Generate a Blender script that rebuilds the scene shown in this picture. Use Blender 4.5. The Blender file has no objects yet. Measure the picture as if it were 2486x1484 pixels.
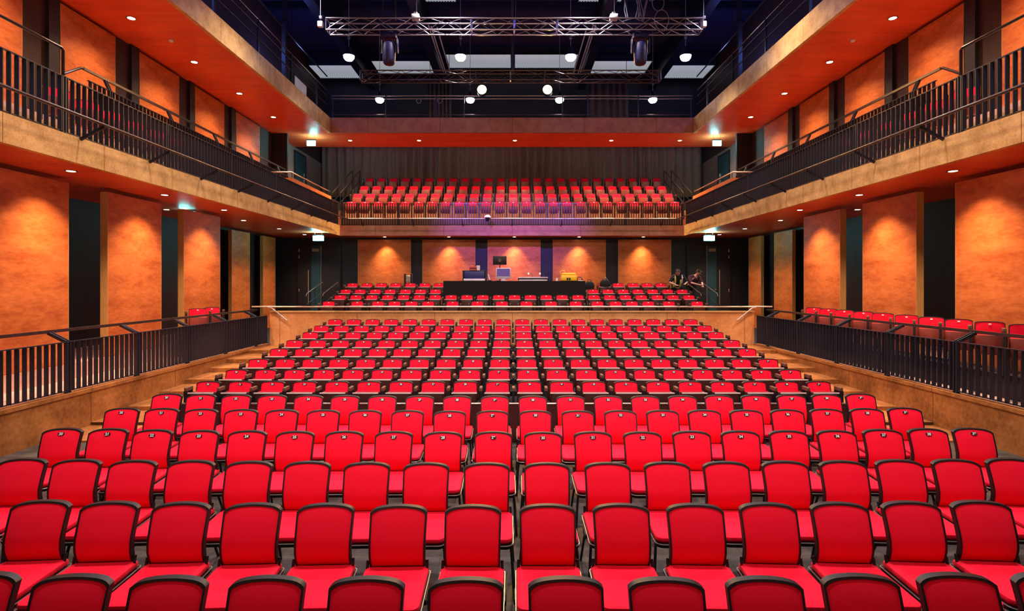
import bpy, bmesh, math, random
from mathutils import Vector, Matrix
random.seed(7)
S = bpy.context.scene
C = S.collection
PI = math.pi

# ------------------------------------------------------------------ camera
CAM_Z = 2.45
cam_d = bpy.data.cameras.new('camera')
cam_d.sensor_fit = 'HORIZONTAL'; cam_d.sensor_width = 36.0
cam_d.lens = 1308.0 / 2486.0 * 36.0
cam_d.shift_y = -54.0 / 2486.0
cam_d.clip_start = 0.05; cam_d.clip_end = 200
cam = bpy.data.objects.new('camera', cam_d); C.objects.link(cam)
cam.location = (0, 0, CAM_Z); cam.rotation_euler = (PI / 2, 0, 0)
S.camera = cam

# ------------------------------------------------------------------ world, exposure, big lights
w = bpy.data.worlds.new('world'); S.world = w; w.use_nodes = True
w.node_tree.nodes['Background'].inputs[0].default_value = (1.0, 0.62, 0.48, 1)
w.node_tree.nodes['Background'].inputs[1].default_value = 0.02
S.view_settings.view_transform = 'Standard'
S.view_settings.look = 'None'
S.view_settings.gamma = 1.0
S.view_settings.use_curve_mapping = False
S.view_settings.exposure = 0.35
try:
    S.cycles.use_denoising = True
    S.cycles.max_bounces = 8
    S.cycles.diffuse_bounces = 4
    S.cycles.sample_clamp_indirect = 8.0
    S.cycles.caustics_reflective = False
    S.cycles.caustics_refractive = False
except Exception:
    pass

def lamp(kind, name, loc, energy, color, size=0.1, rot=None, spot=None, blend=1.0, parent=None, target=None):
    d = bpy.data.lights.new(name, kind); d.energy = energy; d.color = color
    if kind == 'AREA':
        d.shape = 'RECTANGLE'; d.size = size[0]; d.size_y = size[1]
    else:
        d.shadow_soft_size = size
    if kind == 'SPOT':
        d.spot_size = spot; d.spot_blend = blend
    o = bpy.data.objects.new(name, d); C.objects.link(o); o.location = loc
    if rot: o.rotation_euler = rot
    if target is not None:
        o.rotation_euler = (Vector(target) - Vector(loc)).to_track_quat('-Z', 'Y').to_euler()
    if parent: o.parent = parent
    return o

# stage wash from the rig over the stage, behind and above the camera
for sx in (-1, 1):
    lamp('SPOT', 'stage_wash_light', (sx * 3.2, 0.2, 9.8), 1950, (1.0, 0.78, 0.66), 0.5, None, math.radians(80), 1.0, None, (sx * 1.5, 11.0, 0.5))
lamp('AREA', 'soffit_fill_light', (0, -1.6, 2.7), 430, (1.0, 0.50, 0.30), (11, 1.6), None, None, 1, None, (0, 0.9, 8))  # added unseen fill, aimed upward to brighten the soffits and fascias

# added blue fill lamps without fixtures, to tint the dark roof navy
for sx in (-1, 1):
    for y in (10.5, 15.5, 20.5):
        lamp('POINT', 'blue_roof_fill', (sx * 8.4, y, 10.6), 58, (0.16, 0.24, 1.0), 0.15)
for x in (-3.3, 3.3):
    lamp('POINT', 'blue_rig_fill', (x, 16.0, 10.9), 55, (0.22, 0.20, 1.0), 0.15)  # two more added roof fills, at rig height

# ------------------------------------------------------------------ materials
MATS = {}
def new_mat(name):
    m = bpy.data.materials.new(name); m.use_nodes = True
    return m, m.node_tree.nodes, m.node_tree.links, m.node_tree.nodes['Principled BSDF']

def plain(name, col, rough=0.5, metal=0.0, spec=0.5, var=0.12, scale=9.0):
    m, N, L, b = new_mat(name)
    tc = N.new('ShaderNodeTexCoord'); nz = N.new('ShaderNodeTexNoise')
    nz.inputs['Scale'].default_value = scale; nz.inputs['Detail'].default_value = 3
    L.new(tc.outputs['Object'], nz.inputs['Vector'])
    rp = N.new('ShaderNodeValToRGB')
    a = [max(0, c * (1 - var)) for c in col] + [1]; z = [min(1, c * (1 + var)) for c in col] + [1]
    rp.color_ramp.elements[0].color = a; rp.color_ramp.elements[1].color = z
    rp.color_ramp.elements[0].position = 0.3; rp.color_ramp.elements[1].position = 0.7
    L.new(nz.outputs['Fac'], rp.inputs['Fac']); L.new(rp.outputs['Color'], b.inputs['Base Color'])
    b.inputs['Roughness'].default_value = rough; b.inputs['Metallic'].default_value = metal
    b.inputs['Specular IOR Level'].default_value = spec
    MATS[name] = m; return m

def wood(name, dark, light, rough=0.42, stretch=(1, 1, 1), scale=2.2, joint=None, spec=0.35, grain=0.5):
    """stained birch ply: cloudy blotches plus fine grain, optional board joints along one axis"""
    m, N, L, b = new_mat(name)
    tc = N.new('ShaderNodeTexCoord')
    mp = N.new('ShaderNodeMapping'); mp.inputs['Scale'].default_value = stretch
    L.new(tc.outputs['Object'], mp.inputs['Vector'])
    n1 = N.new('ShaderNodeTexNoise'); n1.inputs['Scale'].default_value = scale; n1.inputs['Detail'].default_value = 6; n1.inputs['Roughness'].default_value = 0.62
    n2 = N.new('ShaderNodeTexNoise'); n2.inputs['Scale'].default_value = scale * 9; n2.inputs['Detail'].default_value = 4
    L.new(mp.outputs[0], n1.inputs['Vector']); L.new(mp.outputs[0], n2.inputs['Vector'])
    mx = N.new('ShaderNodeMix'); mx.data_type = 'FLOAT'; mx.inputs[0].default_value = grain * 0.6
    L.new(n1.outputs['Fac'], mx.inputs[2]); L.new(n2.outputs['Fac'], mx.inputs[3])
    rp = N.new('ShaderNodeValToRGB')
    rp.color_ramp.elements[0].position = 0.37; rp.color_ramp.elements[0].color = (*dark, 1)
    rp.color_ramp.elements[1].position = 0.62; rp.color_ramp.elements[1].color = (*light, 1)
    L.new(mx.outputs[0], rp.inputs['Fac'])
    out = rp.outputs['Color']
    if joint:
        axis, step, wdt = joint
        sp = N.new('ShaderNodeSeparateXYZ'); L.new(tc.outputs['Object'], sp.inputs[0])
        md = N.new('ShaderNodeMath'); md.operation = 'FLOORED_MODULO'; md.inputs[1].default_value = step
        L.new(sp.outputs[axis], md.inputs[0])
        lt = N.new('ShaderNodeMath'); lt.operation = 'LESS_THAN'; lt.inputs[1].default_value = wdt
        L.new(md.outputs[0], lt.inputs[0])
        jm = N.new('ShaderNodeMix'); jm.data_type = 'RGBA'
        L.new(lt.outputs[0], jm.inputs[0]); L.new(out, jm.inputs[6]); jm.inputs[7].default_value = (*[c * 0.35 for c in dark], 1)
        out = jm.outputs[2]
    L.new(out, b.inputs['Base Color'])
    b.inputs['Roughness'].default_value = rough; b.inputs['Specular IOR Level'].default_value = spec
    MATS[name] = m; return m

def glow(name, col, strength):
    m, N, L, b = new_mat(name)
    b.inputs['Base Color'].default_value = (*[min(1, c) for c in col], 1)
    b.inputs['Emission Color'].default_value = (*col, 1)
    b.inputs['Emission Strength'].default_value = strength
    MATS[name] = m; return m

def fabric(name, col):
    m, N, L, b = new_mat(name)
    tc = N.new('ShaderNodeTexCoord'); nz = N.new('ShaderNodeTexNoise'); nz.inputs['Scale'].default_value = 220; nz.inputs['Detail'].default_value = 2
    L.new(tc.outputs['Object'], nz.inputs['Vector'])
    rp = N.new('ShaderNodeValToRGB')
    rp.color_ramp.elements[0].color = (*[c * 0.86 for c in col], 1); rp.color_ramp.elements[1].color = (*[min(1, c * 1.1) for c in col], 1)
    L.new(nz.outputs['Fac'], rp.inputs['Fac']); L.new(rp.outputs['Color'], b.inputs['Base Color'])
    bp = N.new('ShaderNodeBump'); bp.inputs['Strength'].default_value = 0.08; bp.inputs['Distance'].default_value = 0.002
    L.new(nz.outputs['Fac'], bp.inputs['Height']); L.new(bp.outputs[0], b.inputs['Normal'])
    b.inputs['Roughness'].default_value = 0.8; b.inputs['Specular IOR Level'].default_value = 0.18
    b.inputs['Sheen Weight'].default_value = 0.12; b.inputs['Sheen Tint'].default_value = (1, 0.3, 0.3, 1)
    MATS[name] = m; return m

fabric('red_fabric', (0.80, 0.002, 0.028))
plain('black_plastic', (0.008, 0.007, 0.009), 0.45, 0, 0.35)
plain('black_metal', (0.014, 0.015, 0.020), 0.36, 0.3, 0.5)
plain('blue_black_metal', (0.012, 0.016, 0.028), 0.42, 0.2, 0.5)
plain('rail_steel', (0.10, 0.085, 0.08), 0.30, 0.8, 0.5)
plain('satin_steel', (0.55, 0.50, 0.46), 0.30, 0.9, 0.5)
plain('aluminium', (0.26, 0.28, 0.40), 0.30, 0.9, 0.5)
plain('white_paint', (0.75, 0.75, 0.72), 0.5)
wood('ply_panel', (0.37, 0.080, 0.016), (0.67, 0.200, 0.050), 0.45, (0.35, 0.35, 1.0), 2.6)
wood('ply_edge', (0.42, 0.22, 0.065), (0.56, 0.32, 0.11), 0.5, (1, 1, 0.3), 3)
wood('ply_fascia', (0.44, 0.245, 0.068), (0.76, 0.47, 0.17), 0.45, (1, 1, 1), 3.2, (1, 1.9, 0.012))
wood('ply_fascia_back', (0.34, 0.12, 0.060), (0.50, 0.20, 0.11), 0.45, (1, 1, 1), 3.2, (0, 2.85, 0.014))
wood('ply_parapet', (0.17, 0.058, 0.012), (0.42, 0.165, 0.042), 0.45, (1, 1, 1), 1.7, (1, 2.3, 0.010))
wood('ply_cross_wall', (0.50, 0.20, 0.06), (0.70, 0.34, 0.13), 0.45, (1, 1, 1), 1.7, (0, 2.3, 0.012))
wood('red_soffit', (0.66, 0.070, 0.020), (0.86, 0.115, 0.036), 0.38, (0.5, 2.2, 1), 1.6, (1, 3.2, 0.008), 0.4)
wood('brown_soffit', (0.58, 0.075, 0.028), (0.78, 0.125, 0.045), 0.38, (0.5, 2.2, 1), 1.6, (1, 3.2, 0.008), 0.4)
wood('gallery_floor', (0.52, 0.30, 0.22), (0.68, 0.42, 0.32), 0.5, (2.5, 0.6, 1), 2.0, (0, 0.14, 0.004))
wood('stage_floor', (0.018, 0.014, 0.011), (0.078, 0.064, 0.048), 0.55, (0.6, 3.0, 1), 2.5, (0, 0.16, 0.004))
plain('tier_carpet', (0.020, 0.016, 0.018), 0.9, 0, 0.2)
wood('dark_wall', (0.016, 0.006, 0.007), (0.026, 0.011, 0.011), 0.6, (1, 1, 0.4), 2, (1, 0.62, 0.02), 0.3)
plain('brown_wall', (0.050, 0.027, 0.024), 0.6, 0, 0.3)
plain('black_wall', (0.012, 0.011, 0.016), 0.55, 0, 0.4)
plain('grey_wall', (0.24, 0.17, 0.16), 0.55, 0, 0.3)
plain('navy_roof', (0.030, 0.030, 0.085), 0.6, 0.0, 0.4, 0.25, 1.5)
plain('navy_steel', (0.010, 0.013, 0.040), 0.45, 0.2)
plain('blue_door', (0.016, 0.060, 0.085), 0.35, 0, 0.5)
plain('curtain_cloth', (0.27, 0.165, 0.12), 0.9, 0, 0.1)
plain('drape_cloth', (0.10, 0.07, 0.06), 0.9, 0, 0.1)
plain('pan_wood', (0.045, 0.009, 0.007), 0.45, 0, 0.4)
plain('pan_wood_lit', (0.20, 0.032, 0.020), 0.45, 0, 0.4)  # lighter copy of pan_wood: light on balcony and gallery pans painted in
plain('rim_plastic', (0.52, 0.40, 0.36), 0.35)
wood('balcony_boards', (0.22, 0.09, 0.045), (0.34, 0.15, 0.08), 0.5)
plain('maroon_panel', (0.060, 0.010, 0.010), 0.5, 0, 0.4)
wood('arm_wood', (0.09, 0.04, 0.022), (0.15, 0.07, 0.04), 0.4, (1, 1, 1), 8)
plain('drape_black', (0.016, 0.015, 0.013), 0.9, 0, 0.1)
plain('moving_blue', (0.012, 0.014, 0.11), 0.5, 0.0)
plain('yellow_plastic', (0.85, 0.50, 0.02), 0.4)
plain('red_gear', (0.55, 0.06, 0.05), 0.5)
plain('silver_plastic', (0.62, 0.58, 0.66), 0.35, 0.3)
plain('skin', (0.55, 0.27, 0.20), 0.55)
plain('hair', (0.05, 0.03, 0.02), 0.7)
plain('black_cloth', (0.014, 0.014, 0.014), 0.85, 0, 0.2)
plain('vest_yellow', (0.62, 0.66, 0.16), 0.6)
plain('reflective_strip', (0.75, 0.75, 0.78), 0.3, 0.2)
plain('dark_purple_cloth', (0.05, 0.018, 0.03), 0.85, 0, 0.2)
plain('corrugated', (0.42, 0.45, 0.47), 0.5)
plain('banner_white', (0.55, 0.60, 0.60), 0.6)
plain('cable_grey', (0.22, 0.26, 0.34), 0.5)
glow('rooflight_glow', (0.62, 0.70, 0.78), 0.30)
glow('downlight_glow', (1.0, 0.66, 0.42), 22)
glow('downlight_glow_soft', (1.0, 0.72, 0.50), 12)
glow('pendant_glow', (1.0, 0.90, 0.92), 26)
glow('spot_glow', (1.0, 0.58, 0.14), 30)
glow('exit_glow', (0.30, 1.0, 0.96), 2.4)
glow('screen_glow', (0.10, 0.06, 0.26), 0.22)
glow('lamp_tip_glow', (1.0, 0.9, 0.8), 1.0)

# ------------------------------------------------------------------ mesh builder
class MB:
    def __init__(s): s.v = []; s.f = []
    def add(s, vs, fs):
        b = len(s.v); s.v += [tuple(x) for x in vs]; s.f += [tuple(i + b for i in f) for f in fs]
    def box(s, x0, x1, y0, y1, z0, z1):
        x0, x1 = min(x0, x1), max(x0, x1); y0, y1 = min(y0, y1), max(y0, y1); z0, z1 = min(z0, z1), max(z0, z1)
        s.add([(x0,y0,z0),(x1,y0,z0),(x1,y1,z0),(x0,y1,z0),(x0,y0,z1),(x1,y0,z1),(x1,y1,z1),(x0,y1,z1)],
              [(0,3,2,1),(4,5,6,7),(0,1,5,4),(1,2,6,5),(2,3,7,6),(3,0,4,7)]); return s
    def bevel_box(s, x0, x1, y0, y1, z0, z1, r=0.01, seg=2):
        bm = bmesh.new(); bmesh.ops.create_cube(bm, size=1)
        for v in bm.verts:
            v.co = Vector(((x0 + x1) / 2 + v.co.x * (x1 - x0), (y0 + y1) / 2 + v.co.y * (y1 - y0), (z0 + z1) / 2 + v.co.z * (z1 - z0)))
        bmesh.ops.bevel(bm, geom=bm.edges[:], offset=r, segments=seg, affect='EDGES', profile=0.5)
        bm.verts.ensure_lookup_table(); bm.verts.index_update()
        s.add([v.co[:] for v in bm.verts], [[v.index for v in f.verts] for f in bm.faces]); bm.free(); return s
    def ring_sweep(s, pts, r, n=8, closed=False):
        pts = [Vector(p) for p in pts]; rings = []; m = len(pts); prev = None
        for i, p in enumerate(pts):
            if closed: t = pts[(i + 1) % m] - pts[i - 1]
            else: t = pts[min(i + 1, m - 1)] - pts[max(i - 1, 0)]
            t.normalize()
            up = Vector((0, 0, 1)) if abs(t.z) < 0.9 else Vector((0, 1, 0))
            if prev is not None and prev.cross(t).length > 0.2: a = prev - t * prev.dot(t)
            else: a = t.cross(up)
            a.normalize(); prev = a; b = t.cross(a)
            rad = r[i] if isinstance(r, (list, tuple)) else r
            rings.append([p + a * math.cos(2 * PI * k / n) * rad + b * math.sin(2 * PI * k / n) * rad for k in range(n)])
        vs = [v for R in rings for v in R]; fs = []
        for i in range(m if closed else m - 1):
            j = (i + 1) % m
            for k in range(n):
                fs.append((i * n + k, i * n + (k + 1) % n, j * n + (k + 1) % n, j * n + k))
        if not closed:
            fs.append(tuple(range(n - 1, -1, -1))); fs.append(tuple((m - 1) * n + k for k in range(n)))
        s.add(vs, fs); return s
    def tube(s, p, q, r, n=8): return s.ring_sweep([p, q], r, n)
    def bar(s, p, q, wx, wz):
        """rectangular bar from p to q; wx across, wz in the other direction"""
        p = Vector(p); q = Vector(q); t = (q - p).normalized()
        up = Vector((0, 0, 1)) if abs(t.z) < 0.95 else Vector((0, 1, 0))
        a = t.cross(up).normalized() * wx / 2; b = t.cross(a).normalized() * wz / 2
        vs = [e + sa * a + sb * b for e in (p, q) for sa, sb in ((-1,-1),(1,-1),(1,1),(-1,1))]
        s.add(vs, [(0,1,2,3),(7,6,5,4),(0,4,5,1),(1,5,6,2),(2,6,7,3),(3,7,4,0)]); return s
    def lathe(s, prof, n=16, c=(0,0,0), axis='Z'):
        vs = []; fs = []; m = len(prof)
        for (r, h) in prof:
            for k in range(n):
                a = 2 * PI * k / n; x, y = r * math.cos(a), r * math.sin(a)
                if axis == 'Z': vs.append((c[0] + x, c[1] + y, c[2] + h))
                elif axis == 'Y': vs.append((c[0] + x, c[1] + h, c[2] + y))
                else: vs.append((c[0] + h, c[1] + x, c[2] + y))
        for i in range(m - 1):
            for k in range(n):
                fs.append((i * n + k, i * n + (k + 1) % n, (i + 1) * n + (k + 1) % n, (i + 1) * n + k))
        if prof[0][0] > 1e-6: fs.append(tuple(range(n - 1, -1, -1)))
        if prof[-1][0] > 1e-6: fs.append(tuple((m - 1) * n + k for k in range(n)))
        s.add(vs, fs); return s
    def mesh(s, name, mat):
        me = bpy.data.meshes.new(name); me.from_pydata(s.v, [], s.f); me.validate(); 
        bm = bmesh.new(); bm.from_mesh(me); bmesh.ops.recalc_face_normals(bm, faces=bm.faces[:]); bm.to_mesh(me); bm.free()
        me.polygons.foreach_set('use_smooth', [True] * len(me.polygons)); me.set_sharp_from_angle(angle=math.radians(38))
        me.materials.append(MATS[mat]); return me
    def build(s, name, mat, parent=None, loc=None):
        return put(name, s.mesh(name, mat), parent, loc)

def put(name, me, parent=None, loc=None, rot=None):
    o = bpy.data.objects.new(name, me); C.objects.link(o)
    if parent is not None: o.parent = parent
    if loc is not None: o.location = loc
    if rot is not None: o.rotation_euler = rot
    return o

def tag(o, label, cat, group=None, kind=None):
    o['label'] = label; o['category'] = cat
    if group: o['group'] = group
    if kind: o['kind'] = kind
    return o

def thing(name, label, cat, loc=(0,0,0), rz=0.0, group=None):
    o = bpy.data.objects.new(name, None); C.objects.link(o); o.location = loc; o.rotation_euler = (0, 0, rz)
    o.empty_display_size = 0.1
    return tag(o, label, cat, group)

def struct(name, mb, mat, label=None, cat='room'):
    o = mb.build(name, mat); o['kind'] = 'structure'
    if label: o['label'] = label; o['category'] = cat
    return o

ORD = ['zeroth','first','second','third','fourth','fifth','sixth','seventh','eighth','ninth','tenth','eleventh','twelfth','thirteenth','fourteenth',
       'fifteenth','sixteenth','seventeenth','eighteenth','nineteenth','twentieth','twenty-first','twenty-second','twenty-third','twenty-fourth','twenty-fifth']
SIDE = {-1: 'left', 1: 'right'}
def from_end(i, n):
    """position of item i (0-based) in a row of n, told from the nearer end"""
    if i < n - 1 - i or n == 1: return ('leftmost' if i == 0 else ORD[i + 1] + ' from the left')
    if i == n - 1 - i: return 'the middle one'
    j = n - 1 - i
    return 'rightmost' if j == 0 else ORD[j + 1] + ' from the right'

# ------------------------------------------------------------------ room shell
XG, XW, XU = 7.19, 10.3, 9.55       # balcony front, lower outer wall, upper outer wall
YB = 22.5                           # back balcony front
struct('floor', MB().box(-XG, XG, -2, 8.3, -0.1, 0), 'stage_floor', 'dark timber floor under the loose chairs', 'floor')

tiersY = [8.92, 9.83, 10.68, 11.63, 12.46, 13.43, 14.2, 15.3]
tiersZ = [0.02, 0.07, 0.145, 0.235, 0.33, 0.43, 0.53, 0.62]
t = MB()
for i, (y, z) in enumerate(zip(tiersY, tiersZ)):
    y0 = 8.3 if i == 0 else y - 0.62
    y1 = 16.0 if i == 7 else tiersY[i + 1] - 0.62
    t.box(-XG, XG, y0, y1, -0.1, z)
struct('floor_stalls_tiers', t, 'tier_carpet', 'dark carpeted shallow steps under the raked seats', 'floor')
for s in (-1, 1):
    t = MB()
    for i, (y, z) in enumerate(zip(tiersY, tiersZ)):
        t.box(s*5.62, s*XG, 8.29 if i == 0 else y - 0.63, 16.0 if i == 7 else tiersY[i + 1] - 0.62, -0.1, z + 0.006)
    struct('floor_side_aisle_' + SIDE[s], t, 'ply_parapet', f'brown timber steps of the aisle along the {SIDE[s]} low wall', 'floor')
struct('floor_cross_aisle', MB().box(-XW, XW, 16.12, 23.5, 0.4, 0.63), 'tier_carpet', 'dark floor behind the cross wall', 'floor')
rearY = [17.2, 18.05, 19.0, 19.74]; rearZ = [1.07, 1.25, 1.43, 1.65]
t = MB()
for i in range(4):
    t.box(-6.2, 6.2, rearY[i] - 0.52, 21.0 if i == 3 else rearY[i + 1] - 0.52, 0.63, rearZ[i])
struct('floor_rear_tiers', t, 'tier_carpet', 'dark stepped floor under the rear stalls', 'floor')
for s in (-1, 1):
    t = MB()
    for k in range(8):
        t.box(s * 6.2, s * 6.95, 17.0 + k * 0.4, 20.2, 0.63 + k * 0.13, 0.63 + (k + 1) * 0.13)
    struct('floor_aisle_stairs_' + SIDE[s], t, 'tier_carpet', f'dark aisle stairs at the {SIDE[s]} end of the rear stalls', 'stairs')

struct('wall_cross', MB().box(-XG, XG, 16.0, 16.12, 0, 1.585), 'ply_cross_wall', 'low plywood wall across the hall behind the raked seats', 'wall')
struct('trim_1', MB().box(-XG, XG, 15.97, 16.15, 1.585, 1.625), 'ply_edge', 'pale cap along the low cross wall', 'trim')

for s in (-1, 1):
    nm = SIDE[s]
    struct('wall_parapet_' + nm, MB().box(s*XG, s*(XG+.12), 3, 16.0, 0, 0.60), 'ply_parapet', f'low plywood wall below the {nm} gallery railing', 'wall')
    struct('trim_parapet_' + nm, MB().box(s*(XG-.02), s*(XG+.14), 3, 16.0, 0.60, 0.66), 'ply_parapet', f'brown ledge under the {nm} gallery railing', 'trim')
    struct('floor_gallery_' + nm, MB().box(s*(XG+.12), s*XW, 3, 16.12, 0.4, 0.63), 'gallery_floor', f'pale pinkish timber floor of the {nm} lower gallery', 'floor')
    struct('floor_gallery_plinth_' + nm, MB().box(s*8.37, s*XW, 3, 16.4, 0.63, 0.92), 'gallery_floor', f'raised timber plinth under the {nm} lower gallery screens', 'floor')
    struct('wall_' + nm, MB().box(s*XW, s*(XW+.1), 3, 23.6, 0.4, 4.6), 'dark_wall', f'dark boarded wall behind the {nm} wooden screens', 'wall')
    # lower balcony slab: soffit, floor, fascia
    struct('ceiling_gallery_' + nm, MB().box(s*(XG+.1), s*XW, 3, 23.5, 4.44, 4.5), 'brown_soffit', f'reddish brown soffit over the {nm} lower gallery', 'ceiling')
    struct('floor_balcony_' + nm, MB().box(s*(XG+.1), s*XW, 3, 23.5, 4.5, 4.86), 'gallery_floor', f'dark floor of the {nm} side balcony', 'floor')
    struct('trim_fascia_' + nm, MB().box(s*XG, s*(XG+.1), 3, YB + .1, 4.44, 4.87), 'ply_fascia', f'tan plywood fascia of the {nm} side balcony', 'fascia')
    struct('trim_step_' + nm, MB().box(s*7.66, s*7.72, 3, 18.6, 4.86, 5.12), 'ply_edge', f'tan step face behind the {nm} balcony railing', 'trim')
    struct('floor_balcony_step_' + nm, MB().box(s*7.72, s*8.6, 3, 18.6, 4.86, 5.12), 'gallery_floor', f'dark seating step of the {nm} side balcony', 'floor')
    struct('floor_balcony_tier_' + nm, MB().box(s*8.6, s*XU, 3, 21.4, 4.86, 5.55), 'gallery_floor', f'dark raised tier along the {nm} upper wall', 'floor')
    struct('wall_upper_' + nm, MB().box(s*XU, s*(XU+.1), 3, 27.0, 4.86, 13.4), 'brown_wall', f'dark brown upper wall on the {nm}', 'wall')
    struct('wall_pier_' + nm, MB().box(s*8.93, s*XU, 21.4, 21.5, 4.86, 8.41), 'black_wall', f'black pier beside the {nm} upper door', 'wall')
    # upper gallery
    struct('ceiling_balcony_' + nm, MB().box(s*(XG+.1), s*XU, 3, 23.55, 8.41, 8.48), 'red_soffit', f'glowing red stained soffit over the {nm} side balcony', 'ceiling')
    struct('floor_technical_' + nm, MB().box(s*(XG+.1), s*XU, 3, 23.55, 8.48, 8.95), 'navy_steel', f'dark deck of the {nm} technical gallery', 'floor')
    struct('trim_upper_fascia_' + nm, MB().box(s*XG, s*(XG+.1), 3, 21.4, 8.41, 9.0), 'ply_fascia', f'golden plywood fascia of the {nm} technical gallery', 'fascia')
    struct('floor_corner_landing_' + nm, MB().box(s*7.66, s*XU, 22.0, 26.9, 4.86, 6.05), 'tier_carpet', f'dark landing by the {nm} upper door', 'floor')
    struct('wall_corner_' + nm, MB().box(s*(XU-.06), s*XU, 21.5, 26.9, 6.05, 8.41), 'grey_wall', f'grey wall around the {nm} upper door', 'wall')
    for k, y in enumerate((11.02, 13.42, 15.85, 18.2)):
        struct(f'trim_slot_{nm}_{k+1}', MB().box(s*(XU-.08), s*XU, y, y + 0.27, 5.55, 8.41), 'black_wall', f'black vertical slot on the {nm} upper wall, {ORD[k+1]} from the stage', 'trim')

struct('wall_back', MB().box(-XW, XW, 23.5, 23.6, 0.63, 4.6), 'black_wall', 'black back wall of the stalls behind the wood panels', 'wall')
struct('ceiling_stalls_back', MB().box(-XG-.1, XG+.1, YB+.1, 23.5, 4.44, 4.5), 'brown_soffit', 'narrow brown soffit under the back balcony', 'ceiling')
struct('trim_fascia_back', MB().box(-XG, XG, YB, YB+.1, 4.44, 4.87), 'ply_fascia_back', 'plywood fascia of the back balcony', 'fascia')
balY = [23.05, 24.0, 25.05, 26.0]; balZ = [5.14, 5.63, 6.16, 6.72]
t = MB()
t.box(-XG, XG, YB+.1, 22.62, 4.5, 4.9)
for i in range(4):
    t.box(-7.6, 7.6, balY[i] - 0.45, 26.9 if i == 3 else balY[i+1] - 0.45, 4.5, balZ[i])
struct('floor_balcony_back_tiers', t, 'balcony_boards', 'dark steps under the back balcony seats', 'floor')
struct('trim_upper_fascia_back', MB().box(-XG, XG, 21.3, 21.4, 8.41, 9.0), 'ply_fascia_back', 'upper plywood fascia above the back balcony', 'fascia')
struct('ceiling_balcony_back', MB().box(-XG-.1, XG+.1, 21.4, 23.55, 8.41, 8.48), 'red_soffit', 'bright red soffit above the back balcony', 'ceiling')
struct('floor_technical_back', MB().box(-XG-.1, XG+.1, 21.4, 23.55, 8.48, 8.95), 'navy_steel', 'dark deck of the back technical gallery', 'floor')
struct('wall_rear', MB().box(-XU-.1, XU+.1, 27.0, 27.1, 4.5, 13.4), 'black_wall', 'black rear wall behind the curtain', 'wall')
struct('ceiling', MB().box(-XU-.1, XU+.1, -2, 27.1, 13.2, 13.4), 'navy_roof', 'dark navy roof deck above the lighting rig', 'ceiling')

# ------------------------------------------------------------------ wooden wall screens
def screen(x0, x1, y0, y1, z0, z1, label, group):
    r = thing('plywood_screen', label, 'wall panel', ((x0+x1)/2, (y0+y1)/2, z0), 0, group)
    hx, hy, h = abs(x1-x0)/2, abs(y1-y0)/2, z1-z0
    MB().box(-hx, hx, -hy, hy, 0, h).build('board', 'ply_panel', r)
    e = 0.012
    m = MB()   # lighter bare ply edge strips
    if hx < hy:
        m.box(-hx-.001, hx+.001, -hy-e, -hy, 0, h); 
        MB().box(-hx-.001, hx+.001, hy, hy+e, 0, h).build('edging', 'ply_edge', r)
    else:
        m.box(-hx-e, -hx, -hy-.001, hy+.001, 0, h)
        MB().box(hx, hx+e, -hy-.001, hy+.001, 0, h).build('edging', 'ply_edge', r)
    m.build('edging', 'ply_edge', r)
    return r
for s in (-1, 1):
    nm = SIDE[s]
    for k, (y0, y1) in enumerate(((7.2, 10.2), (11.2, 12.9), (13.8, 15.5))):
        screen(s*8.4, s*8.55, y0, y1, 0.92, 4.35, f'tall orange plywood screen standing on the {nm} lower gallery, {ORD[k+1]} from the stage', 'screens along the lower galleries')
    for k, (y0, y1) in enumerate(((19.1, 20.4), (21.5, 22.6))):
        screen(s*9.93, s*10.05, y0, y1, 0.63, 4.35, f'recessed plywood panel with teal glow, {nm} wall near exit door, {ORD[k+1]} from the stage', 'recessed panels near the doors')
    for k, (y0, y1) in enumerate(((8.0, 10.4), (11.3, 12.84), (13.7, 15.3), (16.1, 17.7), (18.5, 20.2))):
        screen(s*9.46, s*9.54, y0, y1, 5.55, 8.33, f'orange plywood panel on the {nm} upper wall, {ORD[k+1]} from the stage', 'panels on the upper walls')
for k, px in enumerate((-5.54, -2.74, 0.09, 2.92, 5.76)):
    screen(px-1.14, px+1.14, 23.38, 23.46, 0.63, 4.34, f'square plywood panel on the black back wall, {from_end(k,5)}', 'panels on the back wall')

# ------------------------------------------------------------------ curtain
def curtain(name, x0, x1, y, z0, z1, amp, waves, label):
    n = int(waves * 10); vs = []; fs = []; zs = 8
    rnd = random.Random(3)
    ph = [rnd.uniform(0, 6) for _ in range(6)]
    for j in range(zs + 1):
        f = j / zs; z = z0 + (z1 - z0) * f
        for i in range(n + 1):
            u = i / n; x = x0 + (x1 - x0) * u
            a = amp * (0.75 + 0.25 * math.sin(u * 23 + ph[0]))
            yy = y + a * math.sin(u * waves * 2 * PI + 0.9 * math.sin(u * 17 + ph[1]) + 0.5 * (1 - f) * math.sin(u * 31 + ph[2])) + 0.5 * a * math.sin(u * waves * 0.37 * 2 * PI + ph[3] + (1 - f))
            vs.append((x + 0.05 * (1 - f) * math.sin(u * 40), yy, z))
    w = n + 1
    for j in range(zs):
        for i in range(n): fs.append((j*w+i, j*w+i+1, (j+1)*w+i+1, (j+1)*w+i))
    m = MB(); m.add(vs, fs)
    o = m.build(name, 'curtain_cloth')
    so = o.modifiers.new('thickness', 'SOLIDIFY'); so.thickness = 0.01
    return tag(o, label, 'curtain')
curtain('stage_curtain', -9.4, 9.4, 26.72, 6.73, 9.7, 0.12, 44, 'dark brown pleated curtain hanging behind the top balcony row')

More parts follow.
